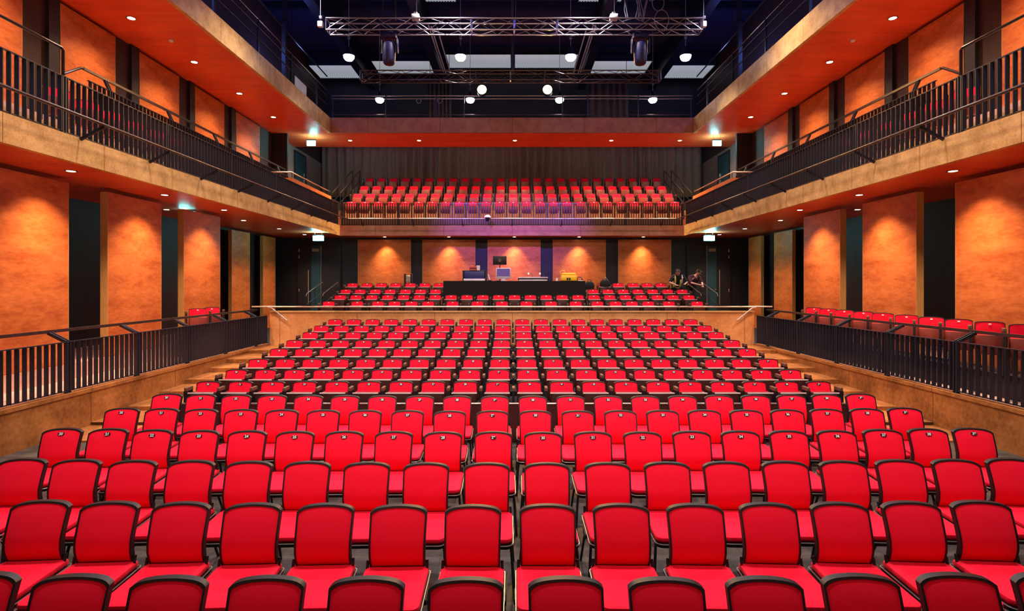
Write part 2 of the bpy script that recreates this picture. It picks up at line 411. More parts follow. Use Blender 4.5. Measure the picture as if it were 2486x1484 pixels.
# ------------------------------------------------------------------ chairs
def linspace(a, b, n): return [a + (b - a) * i / (n - 1) for i in range(n)]
class Back:
    """a slightly curved backrest: maps (u,t) to x,y,z"""
    def __init__(s, W, Wb, z0, H, arch, corner, y0, rec, pw, lum=0.0):
        s.lum = lum
        s.W, s.Wb, s.z0, s.H, s.arch, s.corner, s.y0, s.rec, s.pw = W, Wb, z0, H, arch, corner, y0, rec, pw
    def y(s, z):
        f = max(0, min(1.05, (z - s.z0) / s.H)); return s.y0 + s.rec * f ** s.pw + s.lum * max(0.0, 1 - f / 0.46) ** 2
    def pos(s, u, t, dy=0.0, grow=0.0):
        h = s.H - s.arch * u * u - s.corner * abs(u) ** 9
        z = s.z0 - grow + t * (h + 2 * grow)
        x = u * (s.Wb + (s.W - s.Wb) * t + grow)
        return (x, s.y(z) + dy, z)
def pad_mesh(b, name, mat, th=0.03, bulge=0.010, nx=13, nt=9):
    us = [math.sin(a) for a in linspace(-PI/2, PI/2, nx)]; ts = linspace(0, 1, nt)
    m = MB(); F = []
    for t in ts:
        for u in us:
            d = bulge * (1 - u ** 4) * (1 - (2 * t - 1) ** 6)
            F.append(b.pos(u, t, -th / 2 - d))
    fs = [(j*nx+i, j*nx+i+1, (j+1)*nx+i+1, (j+1)*nx+i) for j in range(nt-1) for i in range(nx-1)]
    B = [b.pos(u, t, th / 2) for t in ts for u in us]; k = nx * nt
    fs += [tuple(k + q for q in f[::-1]) for f in fs[:]]
    edge = [i for i in range(nx)] + [j*nx+nx-1 for j in range(1, nt)] + [(nt-1)*nx+i for i in range(nx-2, -1, -1)] + [j*nx for j in range(nt-2, 0, -1)]
    for a, c in zip(edge, edge[1:] + edge[:1]): fs.append((a, k + a, k + c, c))
    m.add(F + B, fs); return m.mesh(name, mat)
def frame_mesh(b, name, mat, wdt=0.018, dep=0.042, nx=15, nt=8, shell=True):
    us = [math.sin(a) for a in linspace(-PI/2, PI/2, nx)]; ts = linspace(0, 1, nt)
    path = [(-1, t) for t in ts] + [(u, 1) for u in us[1:-1]] + [(1, t) for t in reversed(ts)] + [(u, 0) for u in reversed(us[1:-1])]
    n = len(path); vs = []; fs = []
    for (u, t) in path:
        for g, d in ((0, -dep/2), (wdt, -dep/2), (wdt, dep/2), (0, dep/2)): vs.append(b.pos(u, t, d, g))
    for i in range(n):
        j = (i + 1) % n
        for k in range(4): fs.append((i*4+k, i*4+(k+1) % 4, j*4+(k+1) % 4, j*4+k))
    m = MB(); m.add(vs, fs)
    if shell:
        F = [b.pos(u, t, dep*0.42) for t in ts for u in us]
        B = [b.pos(u, t, dep*0.42 + 0.008) for t in ts for u in us]
        q = [(j*nx+i, j*nx+i+1, (j+1)*nx+i+1, (j+1)*nx+i) for j in range(nt-1) for i in range(nx-1)]
        k = nx*nt; m.add(F + B, q + [tuple(k+x for x in f[::-1]) for f in q])
    return m.mesh(name, mat)
def rrect(x0, x1, y0, y1, rf, rb, n=6):
    """rounded rectangle outline, front (y0) radius rf, rear radius rb"""
    pts = []
    for cx, cy, r, a0 in ((x1-rf, y0+rf, rf, -PI/2), (x1-rb, y1-rb, rb, 0), (x0+rb, y1-rb, rb, PI/2), (x0+rf, y0+rf, rf, PI)):
        for k in range(n): a = a0 + (PI/2) * k / (n-1); pts.append((cx + r*math.cos(a), cy + r*math.sin(a)))
    return pts
def stack_rings(outline, rings, c):
    m = MB(); n = len(outline); vs = []; fs = []
    for sc, z in rings:
        for (x, y) in outline: vs.append((c[0] + (x-c[0])*sc, c[1] + (y-c[1])*sc, z))
    for i in range(len(rings)-1):
        for k in range(n): fs.append((i*n+k, i*n+(k+1) % n, (i+1)*n+(k+1) % n, (i+1)*n+k))
    fs.append(tuple(range(n-1, -1, -1))); fs.append(tuple((len(rings)-1)*n+k for k in range(n)))
    m.add(vs, fs); return m
def plate_mesh(name, mat, a, b, th=0.004, n=20):
    m = MB(); vs = [(a*math.cos(2*PI*k/n), y, b*math.sin(2*PI*k/n)) for y in (0, -th) for k in range(n)]
    fs = [tuple(range(n)), tuple(n+k for k in range(n-1, -1, -1))] + [(k, (k+1) % n, n+(k+1) % n, n+k) for k in range(n)]
    m.add(vs, fs); return m.mesh(name, mat)
def text_mesh(body, size, mat, th=0.001, bold=0.0):
    cu = bpy.data.curves.new('txt', 'FONT'); cu.body = body; cu.size = size; cu.align_x = 'CENTER'; cu.align_y = 'CENTER'
    cu.extrude = th; cu.offset = bold
    o = bpy.data.objects.new('txt', cu); C.objects.link(o)
    bpy.context.view_layer.update()
    me = bpy.data.meshes.new_from_object(o.evaluated_get(bpy.context.evaluated_depsgraph_get()))
    bpy.data.objects.remove(o); bpy.data.curves.remove(cu)
    me.transform(Matrix.Rotation(PI/2, 4, 'X'))
    me.materials.clear(); me.materials.append(MATS[mat]); me.name = 'digits'
    return me
NUMS = {k: text_mesh(str(k), 0.040, 'white_paint', 0.001, 0.0012) for k in range(20, 40)}

# loose upholstered chair (front block)
lb = Back(0.189, 0.181, 0.456, 0.390, 0.022, 0.020, -0.110, 0.110, 1.5, 0.055)
LC = {
 'pad': pad_mesh(lb, 'backrest', 'red_fabric'),
 'frame': frame_mesh(lb, 'back_frame', 'black_plastic', 0.012, 0.040),
}
seat_out = rrect(-0.222, 0.222, -0.575, -0.04, 0.055, 0.03)
LC['seat'] = stack_rings(seat_out, [(0.95, 0.405), (0.985, 0.415), (1.0, 0.432), (0.985, 0.447), (0.93, 0.455), (0.6, 0.458)], (0, -0.33)).mesh('seat', 'red_fabric')
so = rrect(-0.228, 0.228, -0.585, -0.03, 0.058, 0.02)
m = stack_rings(so, [(0.97, 0.372), (0.995, 0.385), (0.99, 0.404)], (0, -0.33)); LC['shell'] = m.mesh('seat_shell', 'black_plastic')
LC['trim'] = MB().ring_sweep([(x, y, 0.402) for x, y in so], 0.0045, 6, True).mesh('seat_trim', 'satin_steel')
def leg(sx, front):
    m = MB()
    if front: m.ring_sweep([(sx*0.205, -0.47, 0.385), (sx*0.215, -0.50, 0.30), (sx*0.235, -0.545, 0.0)], 0.0115, 8)
    else: m.ring_sweep([(sx*0.205, -0.20, 0.385), (sx*0.215, -0.14, 0.28), (sx*0.235, -0.02, 0.0)], 0.0115, 8)
    return m.mesh('leg', 'black_metal')
LC['legs'] = [leg(sx, f) for sx in (-1, 1) for f in (True, False)]
def upright(sx):
    m = MB(); m.ring_sweep([(sx*0.195, -0.22, 0.388), (sx*0.21, -0.10, 0.40), (sx*0.207, -0.070, 0.50)], 0.011, 8); return m.mesh('back_bracket', 'black_metal')
LC['up'] = [upright(sx) for sx in (-1, 1)]
LC['link'] = [MB().bevel_box(sx*0.232-0.010, sx*0.232+0.010, -0.36, -0.22, 0.345, 0.385, 0.006, 1).mesh('linking_bracket', 'black_metal') for sx in (-1, 1)]
PLATE_B = plate_mesh('number_plate', 'black_plastic', 0.033, 0.021)
pz = 0.456 + 0.390 - 0.040
PLATE_LOC_L = (0, lb.y(pz) - 0.0265, pz); PLATE_ROT_L = (-math.atan2(lb.y(pz+.02) - lb.y(pz-.02), .04), 0, 0)
def add_plate(r, num, loc, rot, sc=1.0):
    p = put('number_plate', PLATE_B, r, loc, rot)
    p.scale = (sc, 1, sc)
    d = put('digits', NUMS[num], p, (0, -0.005, 0))
def loose_chair(x, y, rz, label, group, num=None):
    r = thing('upholstered_chair', label, 'chair', (x, y, 0), rz, group)
    put('seat', LC['seat'], r); put('seat_shell', LC['shell'], r); put('seat_trim', LC['trim'], r)
    put('backrest', LC['pad'], r); put('back_frame', LC['frame'], r)
    for l in LC['legs']: put('leg', l, r)
    for l in LC['up']: put('back_bracket', l, r)
    for l in LC['link']: put('linking_bracket', l, r)
    if num: add_plate(r, num, PLATE_LOC_L, PLATE_ROT_L)
    return r
loose_rows = [(2.91, 6, .021, 0.535), (3.87, 7, -.012, 0.530), (4.78, 9, .044, 0.532), (5.77, 10, .065, 0.532), (6.73, 10, .025, 0.532), (7.62, 10, .025, 0.532)]
for ri, (Y, n, off, pitch) in enumerate(loose_rows):
    tot = 2 * n
    for i in range(tot):
        k = i - n + 0.5
        a = k * pitch / 58.0                      # rows curve very slightly
        x = off + k * pitch * (1 - 0.00015 * k * k)
        y = Y + 0.0062 * (k * pitch) ** 2 + random.uniform(-.012, .012)
        x += random.uniform(-.003, .003)
        num = 20 + i if ri >= 3 else None
        where = f'{ORD[ri+1]} row from the stage' if ri else 'frontmost row, cut at the bottom'
        if num: lab = f'red upholstered chair with number plate {num} in the {where}'
        else: lab = f'red chair without number, {from_end(i, tot)} in the {where}'
        loose_chair(x, y, -k * 0.012 + random.uniform(-.012, .012), lab, f'loose chairs, {where}', num)

# tip-up theatre seat
tb = Back(0.184, 0.190, 0.40, 0.40, 0.012, 0.018, -0.06, 0.06, 1.4)
TS = {
 'pad': pad_mesh(tb, 'backrest', 'red_fabric', 0.035, 0.010, 11, 7),
 'frame': frame_mesh(tb, 'back_shell', 'black_plastic', 0.010, 0.046, 11, 6),
}
m = MB()
pan = rrect(-0.205, 0.205, -0.255, -0.105, 0.05, 0.02, 4)
TS['pan'] = stack_rings(pan, [(0.80, 0.28), (0.97, 0.32), (1.0, 0.48), (0.99, 0.645), (0.95, 0.658)], (0, -0.18)).mesh('seat_pan', 'pan_wood')
TS['pan_b'] = stack_rings(pan, [(0.80, 0.27), (0.97, 0.31), (1.0, 0.45), (0.99, 0.575), (0.95, 0.590)], (0, -0.18)).mesh('seat_pan', 'pan_wood_lit')
TS['cushion_b'] = MB().bevel_box(-0.195, 0.195, -0.125, -0.085, 0.30, 0.594, 0.012, 2).mesh('seat_cushion', 'red_fabric')
TS['cushion'] = MB().bevel_box(-0.195, 0.195, -0.125, -0.085, 0.30, 0.662, 0.012, 2).mesh('seat_cushion', 'red_fabric')
TS['rim'] = MB().bevel_box(-0.206, 0.206, -0.264, -0.240, 0.648, 0.668, 0.004, 1).mesh('seat_rim', 'rim_plastic')
def arm(sx, x=0.265):
    m = MB().bevel_box(sx*x-0.024, sx*x+0.024, -0.22, -0.04, 0.680, 0.742, 0.006, 1); return m.mesh('armrest', 'arm_wood')
def stanchion(sx, x=0.265):
    m = MB(); m.box(sx*x-0.018, sx*x+0.018, -0.24, -0.04, 0.0, 0.690); m.box(sx*x-0.03, sx*x+0.03, -0.28, 0.02, 0.0, 0.02); return m.mesh('stanchion', 'black_metal')
ARM = {}
for x in (0.265, 0.2875, 0.32):
    ARM[x] = {sx: (arm(sx, x), stanchion(sx, x)) for sx in (-1, 1)}
pz = 0.80 - 0.036
PLATE_LOC_T = (0, tb.y(pz) - 0.0285, pz); PLATE_ROT_T = (-math.atan2(tb.y(pz+.02) - tb.y(pz-.02), .04), 0, 0)
DOT = plate_mesh('number_plate', 'white_paint', 0.022, 0.014, 0.004, 10)
def theatre_seat(x, y, z, rz, label, group, num=None, arms=(-1,), ax=0.265, dot=True, detail=True, low=False):
    low = low or z > 5.0
    r = thing('theatre_seat', label, 'seat', (x, y, z), rz, group)
    put('backrest', TS['pad'], r); put('back_shell', TS['frame'], r)
    put('seat_pan', TS['pan_b' if low else 'pan'], r); put('seat_cushion', TS['cushion_b' if low else 'cushion'], r)
    if detail and not low: put('seat_rim', TS['rim'], r)
    for sx in arms:
        a, st = ARM[ax][sx]
        put('stanchion', st, r)
        put('armrest', a, r)
    if num: add_plate(r, num, PLATE_LOC_T, PLATE_ROT_T)
    elif dot: put('number_plate', DOT, r, PLATE_LOC_T, PLATE_ROT_T)
    return r
for ri, (Y, Z) in enumerate(zip(tiersY, tiersZ)):
    for i in range(20):
        k = i - 9.5
        lab = f'red tip-up seat, {from_end(i, 20)} in the {ORD[ri+1]} raked row'
        theatre_seat(0.025 + k * 0.53, Y, Z, 0, lab, f'raked tip-up seats, {ORD[ri+1]} row', 20 + i, (-1, 1) if i == 19 else (-1,))
rear_px = [
 [-5.84,-4.93,-4.27,-3.74,-3.20,-2.67,-1.89,-1.10,-0.32, 0.46, 1.24, 2.03, 2.72, 3.30, 3.82, 4.34, 5.00, 5.90],
 [-5.745 + 0.530 * i for i in range(23)],
 [-5.845,-5.345,-4.81,-4.285,-3.75,-3.215,-2.69, 2.85, 3.38, 3.91, 4.43, 4.95, 5.48, 5.99],
 [-5.83,-5.30,-4.77,-4.25,-3.71,-3.19,-2.66, 3.37, 3.875, 4.42, 4.935, 5.44]]
row_words = ['front row behind the cross wall', 'second row behind the cross wall', 'third row beside the sound desk', 'back row of the stalls']
for ri in range(4):
    xs = rear_px[ri]
    for i, x in enumerate(xs):
        gap_l = i == 0 or x - xs[i-1] > 0.6
        gap_r = i == len(xs)-1 or xs[i+1] - x > 0.6
        arms = (-1, 1) if gap_r else (-1,)
        theatre_seat(x, rearY[ri], rearZ[ri], 0, f'small red tip-up seat, {from_end(i, len(xs))} in the {row_words[ri]}', f'rear stalls seats, {row_words[ri]}', None, arms, 0.265)
for ri in range(2):
    for i in range(25):
        theatre_seat(0.05 + (i - 12) * 0.575, balY[ri], balZ[ri], 0, f'distant red tip-up seat, {from_end(i, 25)} in the {("front", "second")[ri]} back balcony row', f'back balcony seats, {("front", "second")[ri]} row', None, (-1, 1) if i == 24 else (-1,), 0.2875, ri == 0, True)
# side gallery seats: angled towards the stage, on low black rostra
for s, y0, y1 in ((1, 7.9, 14.85), (-1, 13.3, 14.95)):
    r = thing('seat_rostrum', f'low black rostrum under the red seats of the {SIDE[s]} lower gallery', 'rostrum', (s*8.06, (y0+y1)/2, 0.63))
    MB().box(-.27, .27, -(y1-y0)/2, (y1-y0)/2, 0, 0.37).build('deck', 'black_wall', r)
    MB().box(-s*.275, -s*.27, -(y1-y0)/2, (y1-y0)/2, 0.30, 0.37).build('edging', 'black_metal', r)
gy = [8.44, 9.07, 9.70, 10.33, 10.98, 11.68, 12.32, 13.03, 13.68, 14.33]
for i, y in enumerate(gy):
    theatre_seat(8.04, y, 1.0, -0.62, f'red tip-up seat on the right lower gallery, {from_end(len(gy)-1-i, len(gy))} of ten', 'seats on the right lower gallery', None, (-1, 1), 0.265, low=True)
for i, y in enumerate((13.78, 14.42)):
    theatre_seat(-8.04, y, 1.0, 0.62, ('nearer', 'farther')[i] + ' of two red tip-up seats on the left lower gallery', 'seats on the left lower gallery', None, (-1, 1), 0.265, low=True)
# the rest of the tip-up seats (top two balcony rows, side balconies): beyond the three hundred that show largest
rest = MB()
def merge(me, M, mb):
    mb.add([(M @ v.co)[:] for v in me.vertices], [tuple(p.vertices) for p in me.polygons])
rest_parts = {'pan_wood': MB(), 'red_fabric': MB(), 'black_plastic': MB(), 'black_metal': MB()}
def rest_seat(x, y, z, rz, ax):
    M = Matrix.Translation((x, y, z)) @ Matrix.Rotation(rz, 4, 'Z')
    merge(TS['pad'], M, rest_parts['red_fabric']); merge(TS['cushion_b'], M, rest_parts['red_fabric'])
    merge(TS['frame'], M, rest_parts['black_plastic']); merge(TS['pan_b'], M, rest_parts['pan_wood'])
    merge(ARM[ax][-1][1], M, rest_parts['black_metal']); merge(ARM[ax][-1][0], M, rest_parts['black_metal'])
for ri in (2, 3):
    for i in range(25): rest_seat(0.05 + (i - 12) * 0.575, balY[ri], balZ[ri], 0, 0.2875)
for s in (-1, 1):
    for i in range(13): rest_seat(s * 8.1, 9.6 + i * 0.66, 5.12, -s * 0.9, 0.265)
ro = rest_parts['red_fabric'].build('distant_theatre_seats', 'red_fabric')
tag(ro, 'red tip-up seats of the top two balcony rows and the side balconies', 'seats', 'distant tip-up seats', 'stuff')
o = rest_parts['black_plastic'].build('seat_shells', 'black_plastic', ro); o['kind'] = 'stuff'
o = rest_parts['pan_wood'].build('seat_pans', 'pan_wood_lit', ro); o['kind'] = 'stuff'
o = rest_parts['black_metal'].build('stanchions', 'black_metal', ro); o['kind'] = 'stuff'

# front panel of the raked seating
r = thing('modesty_barrier', 'long maroon barrier with pale metal top edge in front of the raked seats', 'barrier', (0, 8.3, 0))
MB().box(-5.45, 5.45, -0.02, 0.02, 0, 0.585).build('barrier_board', 'maroon_panel', r)
MB().bevel_box(-5.46, 5.46, -0.026, 0.026, 0.585, 0.605, 0.004, 1).build('top_trim', 'satin_steel', r)

# ------------------------------------------------------------------ railings
def railing_side(name, label, s, X, y0, y1, z0, zt, pitch, post_step, lean, hand, cat='railing', maxb=100, bot=0.03, mat='blue_black_metal', start_phase=0.0):
    """flat-bar balustrade along Y at X*s with a handrail set back by `lean` towards the wall"""
    r = thing(name, label, cat, (s*X, (y0+y1)/2, z0))
    L2 = (y1-y0)/2
    MB().box(-0.022, 0.022, -L2, L2, zt-z0-0.014, zt-z0).build('top_bar', mat, r)
    MB().box(-0.022, 0.022, -L2, L2, bot, bot+0.012).build('bottom_bar', mat, r)
    if lean is not None:
        MB().bar((s*lean, -L2, hand-z0), (s*lean, L2, hand-z0), 0.05, 0.05).build('handrail', 'rail_steel', r)
    if name == 'tier_railing': MB().ring_sweep([(s*lean, -L2+.02, hand-z0), (s*lean, -L2-.05, hand-z0-.01), (s*lean, -L2-.50, hand-z0-.31)], 0.026, 8).build('handrail_end', 'rail_steel', r)
    bal = MB().box(-0.034, 0.034, -0.006, 0.006, bot, zt-z0-0.014).mesh('baluster', mat)
    n = int((y1-y0)/post_step)
    posts = [-L2 + start_phase + post_step * k for k in range(n+1) if -L2 + start_phase + post_step * k <= L2]
    for p in posts:
        q = MB()
        for d in (-0.028, 0.028): q.box(-0.03, 0.03, p+d-0.011, p+d+0.011, 0, zt-z0)
        po = q.build('post', mat, r)
        if lean is not None:
            b = MB()
            for d in (-0.028, 0.028): b.bar((0, p+d, zt-z0-0.01), (s*lean, p+d, hand-z0-0.02), 0.022, 0.05)
            b.build('handrail_bracket', mat, po)
    ys = []; k = 0
    y = -L2 + pitch/2
    while y < L2:
        if all(abs(y - p) > 0.06 for p in posts): ys.append(y)
        y += pitch
    for y in ys[:maxb]: put('baluster', bal, r, (0, y, 0))
    if len(ys) > maxb:
        q = MB()
        for y in ys[maxb:]: q.box(-0.028, 0.028, y-0.005, y+0.005, bot, zt-z0-0.014)
        o = q.build('far_balusters', mat, r); o['kind'] = 'stuff'
    return r
for s in (-1, 1):
    nm = SIDE[s]
    railing_side('gallery_railing', f'dark flat-bar railing along the front of the {nm} lower gallery', s, 7.25, 5.2, 15.98, 0.66, 1.50, 0.125, 1.62, 0.30, 1.66, start_phase=0.35)
    railing_side('balcony_railing', f'long dark railing along the front of the {nm} side balcony', s, 7.25, 5.2, 22.4, 4.87, 5.80, 0.125, 2.6, None, 0, start_phase=0.9)
    railing_side('tier_railing', f'dark guard rail of the raised tier on the {nm} side balcony', s, 8.58, 10.9, 20.6, 5.55, 6.56, 0.125, 2.1, 0.10, 6.80, start_phase=0.6)
    # outrigger bar on brackets in front of the side balcony
    r = thing('lighting_bar', f'dark tubular bar carried on brackets below the {nm} balcony railing', 'bar', (s*6.77, 13.5, 5.08))
    MB().ring_sweep([(0, -8.4, 0), (0, 8.3, 0), (s*-0.1, 8.55, 0)], 0.024, 10).build('tube', 'rail_steel', r)
    for y in (6.9, 8.95, 10.65, 12.4, 14.1, 15.8, 17.5, 19.2, 20.9):
        MB().bar((0, y-13.5, -0.03), (s*0.40, y-13.5, -0.24), 0.03, 0.05).build('bracket', 'black_metal', r)
    # entry handrail on the raised tier
    r = thing('entry_handrail', f'bent dark handrail by the step at the stage end of the {nm} balcony', 'handrail', (s*8.6, 8.9, 5.55))
    MB().ring_sweep([(0, -1.9, 1.40), (0, 1.38, 1.40), (0, 1.42, 1.36), (0, 1.42, 0.0)], 0.028, 8).build('rail_tube', 'black_metal', r)
    MB().tube((0, -1.2, 0), (0, -1.2, 1.40), 0.02).build('post', 'black_metal', r)

r = thing('balcony_railing', 'dark railing along the front of the back balcony', 'railing', (0, 22.55, 4.87))
MB().box(-7.15, 7.15, -0.022, 0.022, 0.905, 0.925).build('top_bar', 'rail_steel', r)
MB().box(-7.15, 7.15, -0.02, 0.02, 0.02, 0.032).build('bottom_bar', 'black_metal', r)
bal = MB().box(-0.014, 0.014, -0.022, 0.022, 0.02, 0.91).mesh('baluster', 'black_metal')
xs = [-7.1 + 0.1 * k for k in range(143)]
for x in xs[22:121]: put('baluster', bal, r, (x, 0, 0))
q = MB()
for x in xs[:22] + xs[121:]: q.box(x-0.014, x+0.014, -0.022, 0.022, 0.02, 0.91)
o = q.build('end_balusters', 'black_metal', r); o['kind'] = 'stuff'
for x in (-7.12, -4.75, -2.4, 0.02, 2.4, 4.75, 7.12): MB().box(x-0.018, x+0.018, -0.025, 0.025, 0, 0.91).build('post', 'black_metal', r)
r = thing('lighting_bar', 'pale tubular bar on brackets in front of the back balcony', 'bar', (0, 22.1, 5.10))
MB().ring_sweep([(-6.75, 0.0, 0), (6.75, 0.0, 0)], 0.024, 10).build('tube', 'satin_steel', r)
for x in (-6.2, -4.1, -2.05, 0, 2.05, 4.1, 6.2): MB().bar((x, 0, -0.03), (x, 0.37, -0.25), 0.03, 0.05).build('bracket', 'black_metal', r)

# cross wall rail
r = thing('cross_rail', 'long thin steel rail above the low cross wall', 'rail', (0, 16.05, 1.625))
MB().ring_sweep([(-7.75, 0, 0.125), (7.75, 0, 0.125)], 0.022, 10).build('tube', 'satin_steel', r)
for k in range(9): MB().bar((-7.0 + 1.75*k, 0, 0), (-7.0 + 1.75*k, 0, 0.12), 0.012, 0.03).build('post', 'black_metal', r)
for s in (-1, 1):
    r = thing('wall_handrail', f'short sloping steel handrail on the {SIDE[s]} end of the cross wall', 'handrail', (s*7.1, 15.9, 1.70))
    MB().ring_sweep([(s*0.10, 0, 0.04), (0, 0, 0.02), (-s*0.46, 0, -0.34)], 0.02, 8).build('tube', 'satin_steel', r)
    MB().tube((-s*0.38, 0.10, -0.30), (-s*0.38, 0, -0.28), 0.012).build('bracket', 'black_metal', r)
    # stair rails beside the rear stalls
    for k, dx in enumerate((0.0, 0.62)):
        r = thing('stair_handrail', f'dark sloping stair rail {("next to the seats", "next to the door")[k]} at the {SIDE[s]} end of the rear stalls', 'handrail', (s*(6.36+dx*0.9), 18.1, 0.63))
        MB().ring_sweep([(0, 0, 1.38), (0, 0.04, 1.46), (0, 1.6, 1.86), (0, 1.6, 1.72)], 0.018, 8).build('rail_tube', 'rail_steel', r)
        MB().ring_sweep([(0, 0, 1.10), (0, 1.6, 1.50)], 0.012, 8).build('lower_rail', 'black_metal', r)
        for yy, zb, zz in ((0.0, 0.25, 1.40), (0.8, 0.55, 1.66), (1.6, 0.85, 1.74)): MB().tube((0, yy, zb), (0, yy, zz), 0.013).build('post', 'black_metal', r)
        # stair rails of the back balcony
        r = thing('stair_handrail', f'dark sloping stair rail {("beside the seats", "beside the curtain")[k]} at the {SIDE[s]} end of the back balcony', 'handrail', (s*(7.33+0.36*k), 23.0, 5.14))
        MB().ring_sweep([(0, 0, 1.15), (0, 3.0, 2.75), (0, 3.0, 1.6)], 0.022, 8).build('rail_tube', 'rail_steel', r)
        MB().ring_sweep([(0, 0, 0.75), (0, 3.0, 2.25)], 0.016, 8).build('lower_rail', 'black_metal', r)
        for yy, zb, zz in ((0, 0, 1.15), (1.5, 0.6, 1.95), (3.0, 1.5, 2.7)): MB().tube((0, yy, zb), (0, yy, zz), 0.018).build('post', 'black_metal', r)
    # wooden stub wall at the end of the side balcony
    r = thing('stub_parapet', f'short orange plywood parapet at the back end of the {SIDE[s]} side balcony', 'parapet', (s*7.62, 20.6, 4.87))
    MB().box(-0.05, 0.05, -2.0, 1.95, 0, 1.22).build('board', 'ply_panel', r)
    MB().box(s*0.05, s*0.66, -2.0, -1.92, 0, 1.22).build('return_board', 'ply_panel', r)
    MB().ring_sweep([(s*0.9, -2.0, 1.42), (0, -2.0, 1.42), (0, 1.95, 1.42)], 0.022, 8).build('rail_tube', 'satin_steel', r)
    for yy in (-1.95, -0.6, 0.7, 1.9): MB().tube((0, yy, 1.2), (0, yy, 1.42), 0.012).build('post', 'black_metal', r)

# technical gallery rails, top level
for s in (-1, 1):
    for k, (X, dz) in enumerate(((7.26, 0.0), (9.0, 0.0))):
        r = thing('guard_rail', f'thin dark three-bar guard rail {("on the edge", "set back")[k]} of the {SIDE[s]} technical gallery', 'railing', (s*X, 13.0, 9.0 if k == 0 else 8.95))
        for z in (0.45, 0.78, 1.0): MB().ring_sweep([(0, -7.5, z), (0, 8.1, z)], 0.022, 8).build('rail_tube', 'navy_steel' if z < 0.9 else 'rail_steel', r)
        for yy in (-6.8, -4.5, -2.2, 0.1, 2.4, 4.7, 7.0): MB().box(-0.025, 0.025, yy-0.025, yy+0.025, 0, 1.0).build('post', 'black_metal', r)
    for k, yy in enumerate((12.2, 17.4)):
        tag(MB().box(s*7.32, s*7.44, yy, yy+0.12, 8.95, 13.2).build('steel_stanchion', 'black_metal'), f'tall black steel post on the {SIDE[s]} technical gallery, {("nearer", "farther")[k]} one', 'post', 'tall posts on the technical galleries')
    r = thing('rig_rail', f'upper dark pipe rail hung above the {SIDE[s]} technical gallery', 'pipe', (s*7.55, 13.5, 10.9))
    MB().ring_sweep([(0, -6, 0), (0, 8.5, 0)], 0.025, 8).build('rail_tube', 'rail_steel', r)
    for yy in (-4, 0.5, 5): MB().tube((0, yy, 0), (0, yy, 2.3), 0.012).build('hanger', 'black_metal', r)
r = thing('guard_rail', 'pale three-bar guard rail along the back technical gallery', 'railing', (0, 21.35, 9.0))
for z, mt in ((0.13, 'rail_steel'), (0.76, 'satin_steel'), (0.88, 'satin_steel')): MB().ring_sweep([(-7.15, 0, z), (7.15, 0, z)], 0.018, 8).build('rail_tube', mt, r)
for x in (-7.1, -5.0, -3.0, -1.9, 2.0, 3.0, 5.0, 7.1): MB().box(x-0.02, x+0.02, -0.02, 0.02, 0, 0.88).build('post', 'black_metal', r)
r = thing('notice_board', 'white board fixed to the guard rail of the left technical gallery', 'board', (-7.22, 18.4, 9.0))
MB().bevel_box(-0.012, 0.012, -0.5, 0.5, 0.02, 0.36, 0.004, 1).build('board', 'banner_white', r)
MB().box(-0.016, 0.016, -0.51, 0.51, 0.355, 0.37).build('board_frame', 'black_metal', r)

# ------------------------------------------------------------------ doors
def door_unit(name, label, loc, rz, wd, ht, open_leaf):
    r = thing(name, label, 'door', loc, rz); r['kind'] = 'structure'
    f = MB(); f.box(-wd/2-.06, -wd/2, -.04, .04, 0, ht+.06); f.box(wd/2, wd/2+.06, -.04, .04, 0, ht+.06); f.box(-wd/2, wd/2, -.04, .04, ht, ht+.06)
    f.build('door_frame', 'black_metal', r)
    MB().box(-wd/2, wd/2, 0.0, 0.02, 0, ht).build('door_recess', 'black_wall', r)
    for k, (x0, x1, mt) in enumerate(((-wd/2, -wd*0.19, 'black_wall'), (-wd*0.19, wd*0.065, 'blue_door'))):
        lf = MB().box(x0+.005, x1-.005, -.05, -.005, 0.01, ht-.01).build('door_leaf', mt, r)
        if k == 0:
            MB().tube((x1-.10, -.10, 0.9), (x1-.10, -.10, 2.4), 0.018).build('pull_handle', 'satin_steel', lf)
            for z in (1.45, ht-.55, ht-.28): MB().bevel_box(x0+.01, x0+.06, -.062, -.045, z, z+.13, .004, 1).build('hinge', 'satin_steel', lf)
        else:
            MB().bevel_box(x0+.06, x1-.10, -.12, -.05, ht-.26, ht-.12, .01, 1).build('door_closer', 'satin_steel', lf)
            MB().box(x1-.03, x1-.008, -.06, -.045, 0.01, ht-.01).build('edge_plate', 'satin_steel', lf)
            MB().lathe([(0.001, 0), (0.03, 0.0), (0.03, -0.03), (0.001, -0.03)], 10, (x0+.06, -.05, 1.55), 'Y').build('lock', 'satin_steel', lf)
    return r
d1 = door_unit('door_1', 'tall dark double door under the left exit sign at the back of the stalls', (-8.38, 23.44, 0.63), 0, 1.8, 3.45, True)
d2 = door_unit('door_2', 'tall dark double door under the right exit sign at the back of the stalls', (8.55, 23.44, 0.63), 0, 1.8, 3.45, True)
d2.scale = (-1, 1, 1)
for s in (-1, 1):
    r = thing('door_%d' % (3 if s < 0 else 4), f'dark door on the {SIDE[s]} wall beside the back balcony', 'door', (s*(XU-.07), 24.1, 6.05)); r['kind'] = 'structure'
    MB().box(-.01, .01, -.58, .58, 0, 2.15).build('door_leaf', 'blue_door', r)
    f = MB(); f.box(-.03, .03, -.66, -.58, 0, 2.22); f.box(-.03, .03, .58, .66, 0, 2.22); f.box(-.03, .03, -.58, .58, 2.15, 2.22)
    f.build('door_frame', 'black_metal', r)
    for z in (0.95, 1.25): MB().bevel_box(-s*.01, -s*.035, .38, .46, z, z+.14, .005, 1).build('door_plate', 'satin_steel', r)

